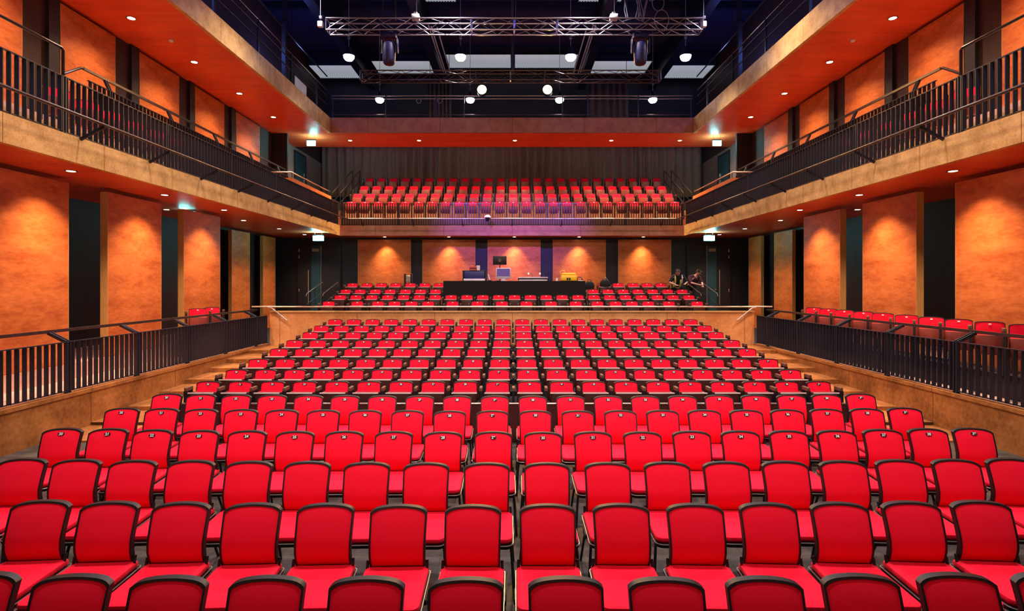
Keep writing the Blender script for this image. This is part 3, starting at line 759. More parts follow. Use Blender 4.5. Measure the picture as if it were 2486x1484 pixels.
# ------------------------------------------------------------------ exit signs
def exit_sign(loc, label, drop=0.10, w=0.42, h=0.2, power=75, ly=-0.15):
    r = thing('exit_sign', label, 'exit sign', loc, 0, 'illuminated exit signs')
    MB().bevel_box(-w/2, w/2, -.035, .035, 0, h, .008, 1).build('luminous_panel', 'exit_glow', r)
    MB().bevel_box(-w/2-.012, w/2+.012, -.04, .04, h, h+.035, .006, 1).build('housing', 'black_plastic', r)
    for x in (-.14, .14): MB().tube((x, 0, h+.03), (x, 0, h+.03+drop), .006).build('hanging_rod', 'satin_steel', r)
    lamp('POINT', 'exit_sign_light', (0, ly, h*0.6), power, (0.25, 0.95, 1.0), 0.12, parent=r)
    return r
exit_sign((-7.62, 21.2, 4.12), 'glowing teal exit sign above the left stalls door')
exit_sign((7.76, 21.2, 4.12), 'glowing teal exit sign above the right stalls door')
exit_sign((-8.05, 21.6, 7.96), 'glowing teal exit sign at the back of the left side balcony', 0.22, 0.34, 0.22, 55, 0.22)
exit_sign((8.22, 21.6, 7.96), 'glowing teal exit sign at the back of the right side balcony', 0.22, 0.34, 0.22, 55, 0.22)
exit_sign((-8.80, 14.6, 4.27), 'glowing teal exit sign peeping over the third left plywood screen', 0.0, 0.40, 0.13, 4)
lamp('POINT', 'exit_sign_light_stage_end', (-9.2, 8.3, 4.25), 3, (0.25, 0.95, 1.0), 0.12)

# ------------------------------------------------------------------ downlights
DL_RING = MB().lathe([(0.078, 0.0), (0.098, -0.004), (0.102, -0.010), (0.076, -0.010), (0.076, 0.0)], 20).mesh('rim', 'satin_steel')
DL_LENS = MB().lathe([(0.076, -0.004), (0.068, -0.010), (0.001, -0.013)], 20).mesh('lens', 'downlight_glow')
DL_LENS_S = MB().lathe([(0.066, -0.004), (0.058, -0.010), (0.001, -0.013)], 20).mesh('lens', 'downlight_glow_soft')
dl_data = {}
def downlight(loc, label, group, power, col=(1.0, 0.63, 0.38), spot=112, key='a', soft=False):
    r = thing('downlight', label, 'downlight', loc, 0, group)
    put('rim', DL_RING, r); put('lens', DL_LENS_S if soft else DL_LENS, r)
    if key not in dl_data:
        d = bpy.data.lights.new('downlight_beam', 'SPOT'); d.energy = power; d.color = col; d.spot_size = math.radians(spot); d.spot_blend = 1.0; d.shadow_soft_size = 0.09
        dl_data[key] = d
    o = bpy.data.objects.new('downlight_beam', dl_data[key]); C.objects.link(o); o.parent = r; o.location = (0, 0, -0.03)
    return r
for s in (-1, 1):
    nm = SIDE[s]
    for k, (X, y) in enumerate(((7.8, 9.53), (7.8, 12.1), (7.8, 14.6), (8.47, 17.0), (8.47, 19.6), (8.47, 22.0))):
        downlight((s*X, y, 4.44), f'round recessed downlight in the soffit of the {nm} lower gallery, {ORD[k+1]} from the stage', f'downlights of the lower galleries', 520, key='low' if k < 3 else 'lowfar', soft=True)
    downlight((s*9.3, 14.5, 4.44), f'small downlight in the recess between the {nm} plywood screens', 'recess downlights', 25, key='rec', soft=True)
    for k, y in enumerate((9.7, 12.1, 14.5, 16.9, 19.3)):
        downlight((s*8.55, y, 8.41), f'bright round downlight in the red soffit of the {nm} side balcony, {ORD[k+1]} from the stage', 'downlights of the red side soffits', 400, spot=125, key='up')
dl_data['lowfar'].energy = 420; dl_data['lowfar'].spot_size = math.radians(115)
for k, x in enumerate((-6.75, -3.88, 0.12, 4.14, 7.0)):
    downlight((x, 22.47, 8.41), f'bright downlight in the red soffit over the back balcony, {from_end(k, 5)}', 'downlights over the back balcony', 1400, spot=160, key='upback')
for k, x in enumerate((-5.44, -2.7, 0.1, 2.87, 5.62)):
    downlight((x, 23.04, 4.44), f'small downlight under the back balcony front, {from_end(k, 5)}', 'downlights under the back balcony', 400, key='lowback', spot=92, soft=True)

# smoke detectors on the red soffits
for s in (-1, 1):
    r = thing('smoke_detector', f'tiny white smoke detector on the {SIDE[s]} red soffit', 'smoke detector', (s*8.35, 13.2, 8.41))
    MB().lathe([(0.055, 0), (0.055, -0.02), (0.035, -0.045), (0.001, -0.05)], 16).build('detector_head', 'white_paint', r)
    MB().lathe([(0.062, 0), (0.062, -0.008), (0.05, -0.01)], 16).build('mounting_ring', 'satin_steel', r)

# ------------------------------------------------------------------ roof: beams, rooflights, trusses, lights
for k, x in enumerate((-6.9, -3.4, 3.4, 6.9)):
    r = thing('roof_beam', f'dark navy steel roof beam running front to back, {from_end(k, 4)}', 'beam', (x, 17.0, 12.05), 0, 'roof beams'); r['kind'] = 'structure'
    m = MB(); m.box(-.18, .18, -9, 9.7, 0, .04); m.box(-.02, .02, -9, 9.7, .04, .92); m.box(-.18, .18, -9, 9.7, .91, .95)
    m.build('girder', 'navy_steel', r)
    sgn = 1 if x < 0 else -1
    if abs(x) < 5:
        for j, dx in enumerate((0.30, 0.40, 0.62)):
            MB().bevel_box(sgn*dx-.02, sgn*dx+.02, 3.0, 7.4, -.05 - .04*j, 0.0 - .04*j, .006, 1).build('cable_tray', 'white_paint', r)
        for yy in (3.2, 7.2): MB().box(sgn*0.2, sgn*.66, yy-.02, yy+.02, 0.0, 0.03).build('tray_hanger', 'black_metal', r)
def corrugated(x0, x1, y0, y1, z, label):
    n = int((x1-x0)/0.05); vs = []; fs = []
    for i in range(n+1):
        x = x0 + (x1-x0)*i/n; zz = z + (0.02 if i % 2 else -0.02)
        vs += [(x, y0, zz), (x, y1, zz)]
    for i in range(n): fs.append((2*i, 2*i+2, 2*i+3, 2*i+1))
    m = MB(); m.add(vs, fs)
    o = m.build('rooflight', 'rooflight_glow')
    md = o.modifiers.new('thickness', 'SOLIDIFY'); md.thickness = 0.012; md.offset = 1
    u = MB(); u.box(x0, x1, y0-.03, y0, z-.03, 13.195); u.box(x0, x1, y1, y1+.03, z-.03, 13.195); u.box(x0-.03, x0, y0-.03, y1+.03, z-.03, 13.195); u.box(x1, x1+.03, y0-.03, y1+.03, z-.03, 13.195)
    u.build('upstand', 'navy_steel', o)
    tag(o, label, 'rooflight', 'corrugated rooflights'); o['kind'] = 'thing'
strip = [(-9.4, -7.45), (-6.5, -3.75), (-3.05, -0.06), (0.14, 3.05), (3.75, 6.5), (7.45, 9.4)]
zz = [12.55, 12.75, 13.05, 13.05, 12.75, 12.55]
for k, ((x0, x1), z) in enumerate(zip(strip, zz)):
    corrugated(x0, x1, 24.9, 26.5, z, f'pale corrugated rooflight strip above the curtain, {from_end(k, 6)}')
for k, (x0, x1) in enumerate(((-3.9, -2.1), (2.5, 4.1))):
    corrugated(x0, x1, 18.7, 20.25, 13.05, f'pale corrugated rooflight above the front truss, {SIDE[(-1, 1)[k]]} one')
for k, y in enumerate((24.3, 20.6, 16.5)):
    r = thing('roof_purlin', f'dark cross beam of the roof, {("farthest", "middle", "nearest")[k]} one', 'beam', (0, y, 12.69), 0, 'roof purlins'); r['kind'] = 'structure'
    MB().box(-9.4, 9.4, -.1, .1, 0.25, .50).build('girder', 'navy_steel', r)

def truss(loc, L, label, mat='aluminium'):
    r = thing('lighting_truss', label, 'truss', loc)
    h, d = 0.30, 0.30; n = int(L/0.44)
    for y in (-d/2, d/2):
        for z in (-h/2, h/2):
            MB().ring_sweep([(-L/2, y, z), (L/2, y, z)], 0.021, 8).build('chord', mat, r)
    for fi, (a, b) in enumerate((((-d/2, -h/2), (-d/2, h/2)), ((d/2, -h/2), (d/2, h/2)), ((-d/2, h/2), (d/2, h/2)), ((-d/2, -h/2), (d/2, -h/2)))):
        m = MB()
        for i in range(n):
            x0 = -L/2 + L*i/n; x1 = -L/2 + L*(i+1)/n
            p, q = (a, b) if i % 2 == 0 else (b, a)
            m.tube((x0, p[0], p[1]), (x1, q[0], q[1]), 0.008, 6)
        m.build('lattice', mat, r)
    for x in (-L/2, -L*0.115, 0.0, L*0.115, L/2):
        m = MB()
        for p, q in (((-d/2, -h/2), (-d/2, h/2)), ((d/2, -h/2), (d/2, h/2)), ((-d/2, h/2), (d/2, h/2)), ((-d/2, -h/2), (d/2, -h/2))): m.tube((x, p[0], p[1]), (x, q[0], q[1]), 0.018, 6)
        m.build('end_frame', mat, r)
    return r
truss((0.06, 14.1, 9.17), 9.75, 'long silver lighting truss hanging across the hall in front')
truss((-0.05, 17.6, 9.20), 9.75, 'darker lighting truss hanging behind the front one', 'rail_steel')
for k, x in enumerate((-2.52, 2.66)):
    r = thing('chain_hoist', f'pale chain hoist on top of the front truss, {("left", "right")[k]} one', 'hoist', (x, 14.1, 9.345), 0, 'chain hoists')
    MB().bevel_box(-.10, .10, -.09, .09, 0, .13, .015, 2).build('motor_body', 'white_paint', r)
    MB().tube((0.02, 0, .13), (0.02, 0, 3.7), .008, 6).build('chain', 'aluminium', r)
    MB().bevel_box(-.05, .05, -.05, .05, .13, .19, .01, 1).build('hook_block', 'satin_steel', r)
for k, x in enumerate((-3.22, 3.36)):
    r = thing('moving_head', f'dark blue moving-head spotlight hanging under the front truss, {("left", "right")[k]} one', 'stage light', (x, 14.1, 9.0), 0, 'moving-head spotlights')
    MB().bevel_box(-.20, .20, -.15, .15, -.16, -.03, .03, 2).build('base_box', 'moving_blue', r)
    y = MB(); y.bevel_box(-.24, -.19, -.08, .08, -.52, -.14, .02, 1); y.bevel_box(.19, .24, -.08, .08, -.52, -.14, .02, 1)
    y.build('yoke', 'moving_blue', r)
    h = MB().lathe([(0.001, -.22), (0.12, -.23), (0.165, -.30), (0.175, -.50), (0.165, -.72), (0.14, -.80), (0.12, -.82)], 20); hd = h.build('head', 'moving_blue', r)
    MB().lathe([(0.12, -.818), (0.10, -.822), (0.001, -.825)], 20).build('lens', 'black_plastic', hd)
    c = MB(); c.tube((-.1, 0, -.04), (-.1, 0, .0), .02); c.tube((.1, 0, -.04), (.1, 0, .0), .02); c.build('clamp', 'satin_steel', r)
    lamp('SPOT', 'blue_beam', (0, 0.25, -.75), 3200, (0.30, 0.12, 1.0), 0.1, None, math.radians(34), 1.0, r, (-x*0.7, 8.6, -4.6))
# cable bundles and rods going up from the truss
rnd = random.Random(5)
m = MB()
for j in range(9):
    x = 3.25 + rnd.uniform(-.28, .28); y = 14.1 + rnd.uniform(-.1, .1)
    m.ring_sweep([(x + .05*math.sin(q*1.3+j), y, 9.36 + q*0.24) for q in range(12)], 0.011, 6)
tag(m.build('cable_bundle', 'cable_grey'), 'bundle of grey cables dropping to the right end of the front truss', 'cables')
for k, (cx, cz, R) in enumerate(((3.62, 9.95, .17), (3.78, 9.72, .22), (3.86, 9.25, .26))):
    tag(MB().ring_sweep([(cx + R*.7*math.cos(a), 13.98 - .04*k, cz + R*math.sin(a)) for a in linspace(0, 2*PI*15/16, 16)], 0.010, 6, True).build('cable_loop', 'cable_grey'),
        f'loop of grey cable hanging by the cable bundle, {("upper", "middle", "lower")[k]} one', 'cable', 'cable loops')
for k, (x, y, z0) in enumerate(((-3.38, 14.1, 9.34), (-3.05, 14.1, 9.34), (0.06, 14.25, 9.34), (0.02, 17.75, 9.37), (3.02, 14.15, 9.34))):
    tag(MB().tube((x, y, z0), (x, y, 13.2), 0.024 if k not in (2, 3) else 0.042).build('suspension_rod', 'rail_steel'), f'thin vertical rod holding a lighting truss, {["far left", "second", "centre front", "centre rear", "right"][k]} one', 'rod', 'truss suspension rods')
for s in (-1, 1):
    r = thing('junction_box', f'small pale box hanging beside the {SIDE[s]} end of the front truss', 'box', (s*5.05, 14.2, 9.2))
    MB().bevel_box(-.065, .065, -.05, .05, 0, .15, .01, 1).build('box_body', 'banner_white', r)
    MB().tube((0, 0, .15), (0.02, 0, 4.0), .006, 6).build('hanging_wire', 'cable_grey', r)
    MB().bevel_box(-.03, .05, -.03, .03, .22, .30, .008, 1).build('clip', 'aluminium', r)
# high-bay pendant lamps
def pendant(x, y, label, z=10.0):
    r = thing('pendant_lamp', label, 'lamp', (x, y, z), 0, 'white high-bay lamps')
    MB().lathe([(0.001, .36), (0.07, .35), (0.09, .22), (0.19, .10), (0.20, .04), (0.185, .04), (0.17, .07)], 20).build('housing', 'black_metal', r)
    MB().lathe([(0.175, .05), (0.17, -.02), (0.12, -.09), (0.001, -.12)], 20).build('lens', 'pendant_glow', r)
    MB().tube((0, 0, .35), (0, 0, 3.2), .008, 6).build('hanging_rod', 'cable_grey', r)
    MB().bevel_box(-.04, .04, -.04, .04, .62, .72, .008, 1).build('rod_joint', 'aluminium', r)
    lamp('SPOT', 'pendant_light', (0, 0, -.16), 500, (1.0, 0.82, 0.84), 0.12, None, math.radians(120), 1.0, r)
    return r
for j, y in enumerate((18.0, 22.2)):
    for k, x in enumerate((-5.45, -1.72, 1.96, 5.80)):
        pendant(x, y, f'bright white high-bay lamp in the {("front", "rear")[j]} pair of rows, {from_end(k, 4)}')
for y in (13.8, 9.6, 5.4):
    for x in (-5.45, -1.72, 1.96, 5.80):
        lamp('SPOT', 'pendant_light_overhead', (x, y, 9.9 if y != 13.8 else 10.4), 950, (1.0, 0.82, 0.84), 0.12, None, math.radians(120), 1.0)

# two warm stage spots on the back gallery rail
for k, x in enumerate((-1.17, 1.38)):
    r = thing('stage_spotlight', f'blazing orange stage spotlight on the back gallery rail, {("left", "right")[k]} one', 'stage light', (x, 21.1, 9.98), 0, 'orange stage spotlights')
    MB().lathe([(0.20, -.16), (0.21, -.14), (0.21, .02), (0.15, .20), (0.05, .26), (0.001, .27)], 20, (0, 0, 0), 'Y').build('can', 'black_metal', r)
    MB().lathe([(0.20, -.15), (0.14, -.175), (0.001, -.19)], 20, (0, 0, 0), 'Y').build('lens', 'spot_glow', r)
    MB().ring_sweep([(-.23, 0, 0), (-.23, 0, .20), (-.1, 0.1, .28), (.1, 0.1, .28), (.23, 0, .20), (.23, 0, 0)], .012, 6).build('yoke', 'black_metal', r)
    q = MB(); q.box(-.02, .02, .1, .27, -.14, -.06); q.tube((0, .1, -.1), (0, .1, .24), .015); q.build('clamp', 'black_metal', r)
    lamp('SPOT', 'stage_beam', (0, -.26, 0), 1500, (1.0, 0.50, 0.14), 0.1, None, math.radians(90), 1.0, r, (0, -9, -4))
for k, (x, cz) in enumerate(((-3.68, 9.66), (-2.85, 9.66))):
    tag(MB().ring_sweep([(x + .09*math.cos(a), 21.28, cz + .10*math.sin(a)) for a in linspace(0, 2*PI*15/16, 16)], .012, 6, True).build('cable_coil', 'cable_grey'), f'coil of cable on the back gallery rail, {("left", "right")[k]} one', 'cable', 'cable coils')
# dark folded drapes hanging at the back of the technical gallery
for k, (x0, x1) in enumerate(((-3.75, -2.7), (3.4, 5.2))):
    m = MB(); n = 44
    vs = []; fs = []
    for i in range(n+1):
        u = i/n; x = x0+(x1-x0)*u; y = 24.0 + .09*math.sin(u*2*PI*6 + .6*math.sin(u*9))
        vs += [(x, y, 8.6), (x, y, 11.4)]
    for i in range(n): fs.append((2*i, 2*i+2, 2*i+3, 2*i+1))
    m.add(vs, fs); o = m.build('drape', 'drape_cloth'); md = o.modifiers.new('thickness', 'SOLIDIFY'); md.thickness = .01
    MB().tube((x0-.05, 24.0, 11.42), (x1+.05, 24.0, 11.42), .03).build('hanging_bar', 'black_metal', o)
    for xx in (x0+.1, x1-.1): MB().tube((xx, 24.0, 11.42), (xx, 24.0, 13.19), .012).build('hanging_rod', 'black_metal', o)
    tag(o, f'dark folded drape hanging behind the back technical gallery, {("left", "right")[k]} one', 'curtain', 'drapes behind the technical gallery')

# ------------------------------------------------------------------ sound desk and what stands on it
DY, DZ = 18.84, 2.53
r = thing('sound_desk', 'long sound desk under a black cloth in the middle of the rear stalls', 'desk', (0.08, DY, 1.43))
m = MB(); n = 60; vs = []; fs = []
for i in range(n+1):
    u = i/n; x = -2.44 + 4.88*u
    vs += [(x, -.33 + .012*math.sin(i*1.7), 0.01), (x, -.335, 1.095)]
for i in range(n): fs.append((2*i, 2*i+2, 2*i+3, 2*i+1))
m.add(vs, fs); m.box(-2.44, -2.43, -.33, .3, .22, 1.09); m.box(2.43, 2.44, -.33, .3, .22, 1.09)
m.build('cloth', 'drape_black', r)
MB().box(-2.445, 2.445, -.34, .31, 1.085, 1.10).build('table_top', 'drape_black', r)
for sx in (-1, 1): MB().box(sx*2.3-.03, sx*2.3+.03, .22, .28, .22, 1.085).build('leg', 'black_metal', r)

r = thing('control_console', 'dark lighting console with pale lower edge on the left of the sound desk', 'console', (-1.30, DY, DZ))
MB().bevel_box(-.36, .36, -.20, .25, .06, .33, .02, 2).build('console_body', 'moving_blue', r)
MB().bevel_box(-.37, .37, -.27, -.18, .0, .075, .01, 1).build('front_edge', 'silver_plastic', r)
MB().bevel_box(-.42, .42, -.15, .2, .33, .37, .01, 1).build('lid', 'black_plastic', r)
MB().box(-.41, -.37, -.2, .2, 0, .33).build('side_board', 'black_plastic', r); MB().box(.37, .41, -.2, .2, 0, .33).build('side_board', 'black_plastic', r)
r = thing('equipment_box', 'small red and pale equipment boxes strapped together on the console lid', 'box', (-1.30, DY, DZ+.37))
MB().bevel_box(-.18, .06, -.08, .08, 0, .15, .008, 1).build('box_body', 'red_gear', r)
MB().bevel_box(.07, .18, -.07, .07, 0, .17, .008, 1).build('pale_box', 'silver_plastic', r)
MB().box(-.182, .062, -.083, .083, .06, .085).build('strap', 'black_cloth', r)
r = thing('desk_phone', 'pale handset leaning against the console on the sound desk', 'phone', (-.84, DY-.30, DZ))
MB().ring_sweep([(.08, 0, .03), (.05, .02, .12), (.01, .06, .24)], [.014, .02, .016], 8).build('handset', 'silver_plastic', r)
MB().bevel_box(.02, .14, -.03, .03, 0, .03, .008, 1).build('cradle', 'black_plastic', r)
r = thing('monitor', 'black monitor seen from the back on a tall stand above the sound desk', 'monitor', (-.43, DY+.15, DZ))
MB().bevel_box(-.24, .24, -.02, .03, .57, .88, .012, 2).build('monitor_back', 'black_plastic', r)
MB().bevel_box(-.05, .05, -.06, -.02, .66, .78, .01, 1).build('mount', 'rail_steel', r)
MB().tube((0, 0, 0.015), (0, 0, .66), .016).build('stand', 'black_metal', r)
MB().bevel_box(-.14, .14, -.1, .1, 0, .018, .006, 1).build('foot', 'black_metal', r)
r = thing('desktop_computer', 'silver all-in-one computer with a dark screen on the sound desk', 'computer', (-.30, DY-.08, DZ))
MB().bevel_box(-.255, .255, -.015, .02, .07, .45, .012, 2).build('casing', 'silver_plastic', r)
MB().box(-.225, .225, -.020, -.014, .165, .43).build('screen', 'screen_glow', r)
MB().bevel_box(-.07, .07, .0, .03, .01, .10, .008, 1).build('stand', 'silver_plastic', r)
MB().bevel_box(-.10, .10, -.08, .08, 0, .012, .004, 1).build('foot', 'silver_plastic', r)
r = thing('mixing_desk', 'low black mixing desk with pale edges on the sound desk', 'mixer', (.73, DY, DZ))
MB().bevel_box(-.52, .52, -.22, .22, .03, .10, .015, 2).build('mixer_body', 'black_plastic', r)
MB().bevel_box(-.52, .52, -.16, .24, .10, .135, .012, 2).build('meter_bridge', 'silver_plastic', r)
MB().bevel_box(-.49, .49, -.25, -.20, 0, .045, .008, 1).build('front_edge', 'silver_plastic', r)
for k, x in enumerate((.56, .96)):
    g = thing('gooseneck_lamp', f'thin gooseneck lamp on the mixing desk, {("left", "right")[k]} one', 'lamp', (x, DY+.1, DZ+.135), 0, 'gooseneck lamps')
    MB().ring_sweep([(0.16, 0, 0), (.16, 0, .08), (.12, 0, .14), (0.04, -.02, .13)], .008, 6).build('neck', 'rail_steel', g)
    MB().lathe([(0.001, -.03), (.02, -.03), (.025, .02), (0.001, .03)], 10, (0.02, -.02, .125)).build('lamp_head', 'lamp_tip_glow', g)
r = thing('tool_case', 'bright yellow carry case at the right end of the sound desk', 'case', (1.98, DY-.05, DZ))
MB().bevel_box(-.27, .27, -.14, .14, 0.0, .20, .03, 2).build('case_body', 'yellow_plastic', r)
MB().bevel_box(-.25, .25, -.12, .12, .19, .28, .04, 2).build('lid', 'yellow_plastic', r)
MB().ring_sweep([(-.26, 0, .2), (-.30, 0, .32), (-.24, 0, .37), (-.14, 0, .35), (-.12, 0, .28)], .014, 8).build('handle', 'yellow_plastic', r)
for x in (-.06, 0.02): MB().bevel_box(x-.03, x+.03, -.155, -.138, .03, .11, .006, 1).build('latch', 'black_plastic', r)
r = thing('headphones', 'black headphones lying beside the yellow case', 'headphones', (2.36, DY, DZ))
MB().ring_sweep([(.09*math.cos(a), 0, .05+.09*math.sin(a)) for a in linspace(0, PI, 10)], .012, 8).build('headband', 'black_plastic', r)
for sx in (-1, 1): MB().lathe([(.001, -.02), (.045, -.02), (.045, .02), (.001, .02)], 14, (sx*.09, 0, .046), 'X').build('ear_cup', 'black_plastic', r)
tag(MB().lathe([(.035, 0), (.036, .10), (.03, .10), (.029, .01)], 14, (1.56, DY-.1, DZ)).build('paper_cup', 'white_paint'), 'small white cup between mixer and yellow case', 'cup')
tag(MB().bevel_box(2.27, 2.44, DY-.3, DY-.12, DZ, DZ+.02, .004, 1).build('paper_pad', 'white_paint'), 'white paper pad in front of the headphones on the sound desk', 'paper')
# stand behind the back row
r = thing('equipment_stand', 'dark twin-post stand with a steel bracket behind the left back row', 'stand', (-3.86, 20.05, 1.65))
for sx in (-1, 1): MB().bevel_box(sx*.12-.035, sx*.12+.035, -.05, .05, 0, 1.16, .01, 1).build('post', 'black_plastic', r)
MB().bevel_box(-.09, .09, -.03, .03, .85, 1.08, .01, 1).build('bracket', 'satin_steel', r)
MB().bevel_box(-.2, .2, -.15, .15, 0, .03, .01, 1).build('foot', 'black_metal', r)
def bag(loc, label, k):
    r = thing('bag', label, 'bag', loc, 0.2*k)
    o = stack_rings(rrect(-.17, .17, -.10, .10, .06, .06), [(.9, 0), (1.0, .03), (1.05, .12), (.92, .2), (.55, .26), (.3, .27)], (0, 0)).build('bag_body', 'black_cloth', r)
    MB().ring_sweep([(.10*math.cos(a), 0, .22+.11*math.sin(a)) for a in linspace(0, PI, 9)], .012, 6).build('strap', 'rail_steel', r)
bag((2.83, 19.72, 1.65 + .60), 'black and grey bag beside the right end of the sound desk', 1)
bag((3.37, 19.55, 1.65 + .672), 'black bag hung over the first back-row seat right of the desk', -1)
# carriers for the bags: a folding stool beneath the first one
r = thing('folding_stool', 'dark folding stool under the bag beside the sound desk', 'stool', (2.83, 19.72, 1.65))
MB().bevel_box(-.19, .19, -.12, .12, .56, .60, .01, 1).build('seat', 'black_cloth', r)
for sx in (-1, 1):
    MB().tube((sx*.17, -.11, 0), (sx*.17, .11, .57), .012).build('leg', 'black_metal', r); MB().tube((sx*.15, .11, 0), (sx*.15, -.11, .57), .012).build('leg', 'black_metal', r)
tag(MB().bevel_box(8.42, 8.49, 15.514, 15.54, 2.30, 2.50, .006, 1).build('call_switch', 'white_paint'), 'small white switch box on the far edge of the third right screen', 'switch')
r = thing('small_projector', 'small pale camera head fixed on the back balcony front', 'camera', (-1.0, 22.02, 5.13))
MB().lathe([(0.001, .12), (.07, .11), (.13, .05), (.14, .0), (.001, -.0)], 16).build('dome', 'silver_plastic', r)
MB().lathe([(.09, 0), (.08, -.10), (.05, -.14), (.001, -.15)], 16).build('lens_barrel', 'black_plastic', r)

# ------------------------------------------------------------------ people
def skin_mesh(nodes, edges, mat, name, sub=1, cut=None):
    me = bpy.data.meshes.new('tmp'); keys = list(nodes)
    me.from_pydata([nodes[k][0] for k in keys], [], []); 
    idx = {k: i for i, k in enumerate(keys)}
    me = bpy.data.meshes.new('tmp'); me.from_pydata([nodes[k][0] for k in keys], [(idx[a], idx[b]) for a, b in edges], [])
    o = bpy.data.objects.new('tmp', me); C.objects.link(o)
    sk = o.modifiers.new('skin', 'SKIN'); sk.use_smooth_shade = True
    if not me.skin_vertices:
        bm = bmesh.new(); bm.from_mesh(me); bm.verts.layers.skin.verify(); bm.to_mesh(me); bm.free()
    for i, k in enumerate(keys):
        rr = nodes[k][1]; sv = me.skin_vertices[0].data[i]
        sv.radius = rr if isinstance(rr, tuple) else (rr, rr); sv.use_root = (i == 0)
    if sub:
        ss = o.modifiers.new('sub', 'SUBSURF'); ss.levels = sub; ss.render_levels = sub
    bpy.context.view_layer.update()
    out = bpy.data.meshes.new_from_object(o.evaluated_get(bpy.context.evaluated_depsgraph_get())); out.name = name
    bpy.data.objects.remove(o); bpy.data.meshes.remove(me)
    if cut:
        bm = bmesh.new(); bm.from_mesh(out)
        bmesh.ops.delete(bm, geom=[f for f in bm.faces if cut(f.calc_center_median(), f.normal)], context='FACES'); bm.to_mesh(out); bm.free()
    out.materials.clear(); out.materials.append(MATS[mat]); out.polygons.foreach_set('use_smooth', [True]*len(out.polygons))
    return out
def lerp(a, b, f): return tuple(a[i] + (b[i]-a[i])*f for i in range(3))
def hand_nodes(nodes, edges, wrist_key, wrist, direction, side, curl, pre, thumb_dir):
    d = Vector(direction).normalized(); sd = Vector(side).normalized(); nrm = d.cross(sd).normalized()
    W = Vector(wrist)
    palm = W + d*0.05; nodes[pre+'p'] = (tuple(palm), (0.034, 0.018)); edges.append((wrist_key, pre+'p'))
    kn = W + d*0.085; 
    for i, (off, ln) in enumerate(((-.03, .068), (-.01, .080), (.01, .074), (.028, .056))):
        a = kn + sd*off; prev = pre+'p'
        q = a; dd = d.copy()
        for j in range(4):
            k = f'{pre}{i}{j}'; nodes[k] = (tuple(q), 0.0095 - .0009*j); edges.append((prev, k)); prev = k
            dd = (dd + nrm*curl*(j+1)*0.5).normalized(); q = q + dd*ln/3
    tb_ = W + d*0.03 + sd*thumb_dir*0.034; prev = pre+'p'
    for j in range(3):
        k = f'{pre}t{j}'; nodes[k] = (tuple(tb_), .0105 - .001*j); edges.append((prev, k)); prev = k
        tb_ = tb_ + (d*0.75 + sd*thumb_dir*0.6 + nrm*curl*0.3).normalized()*0.03
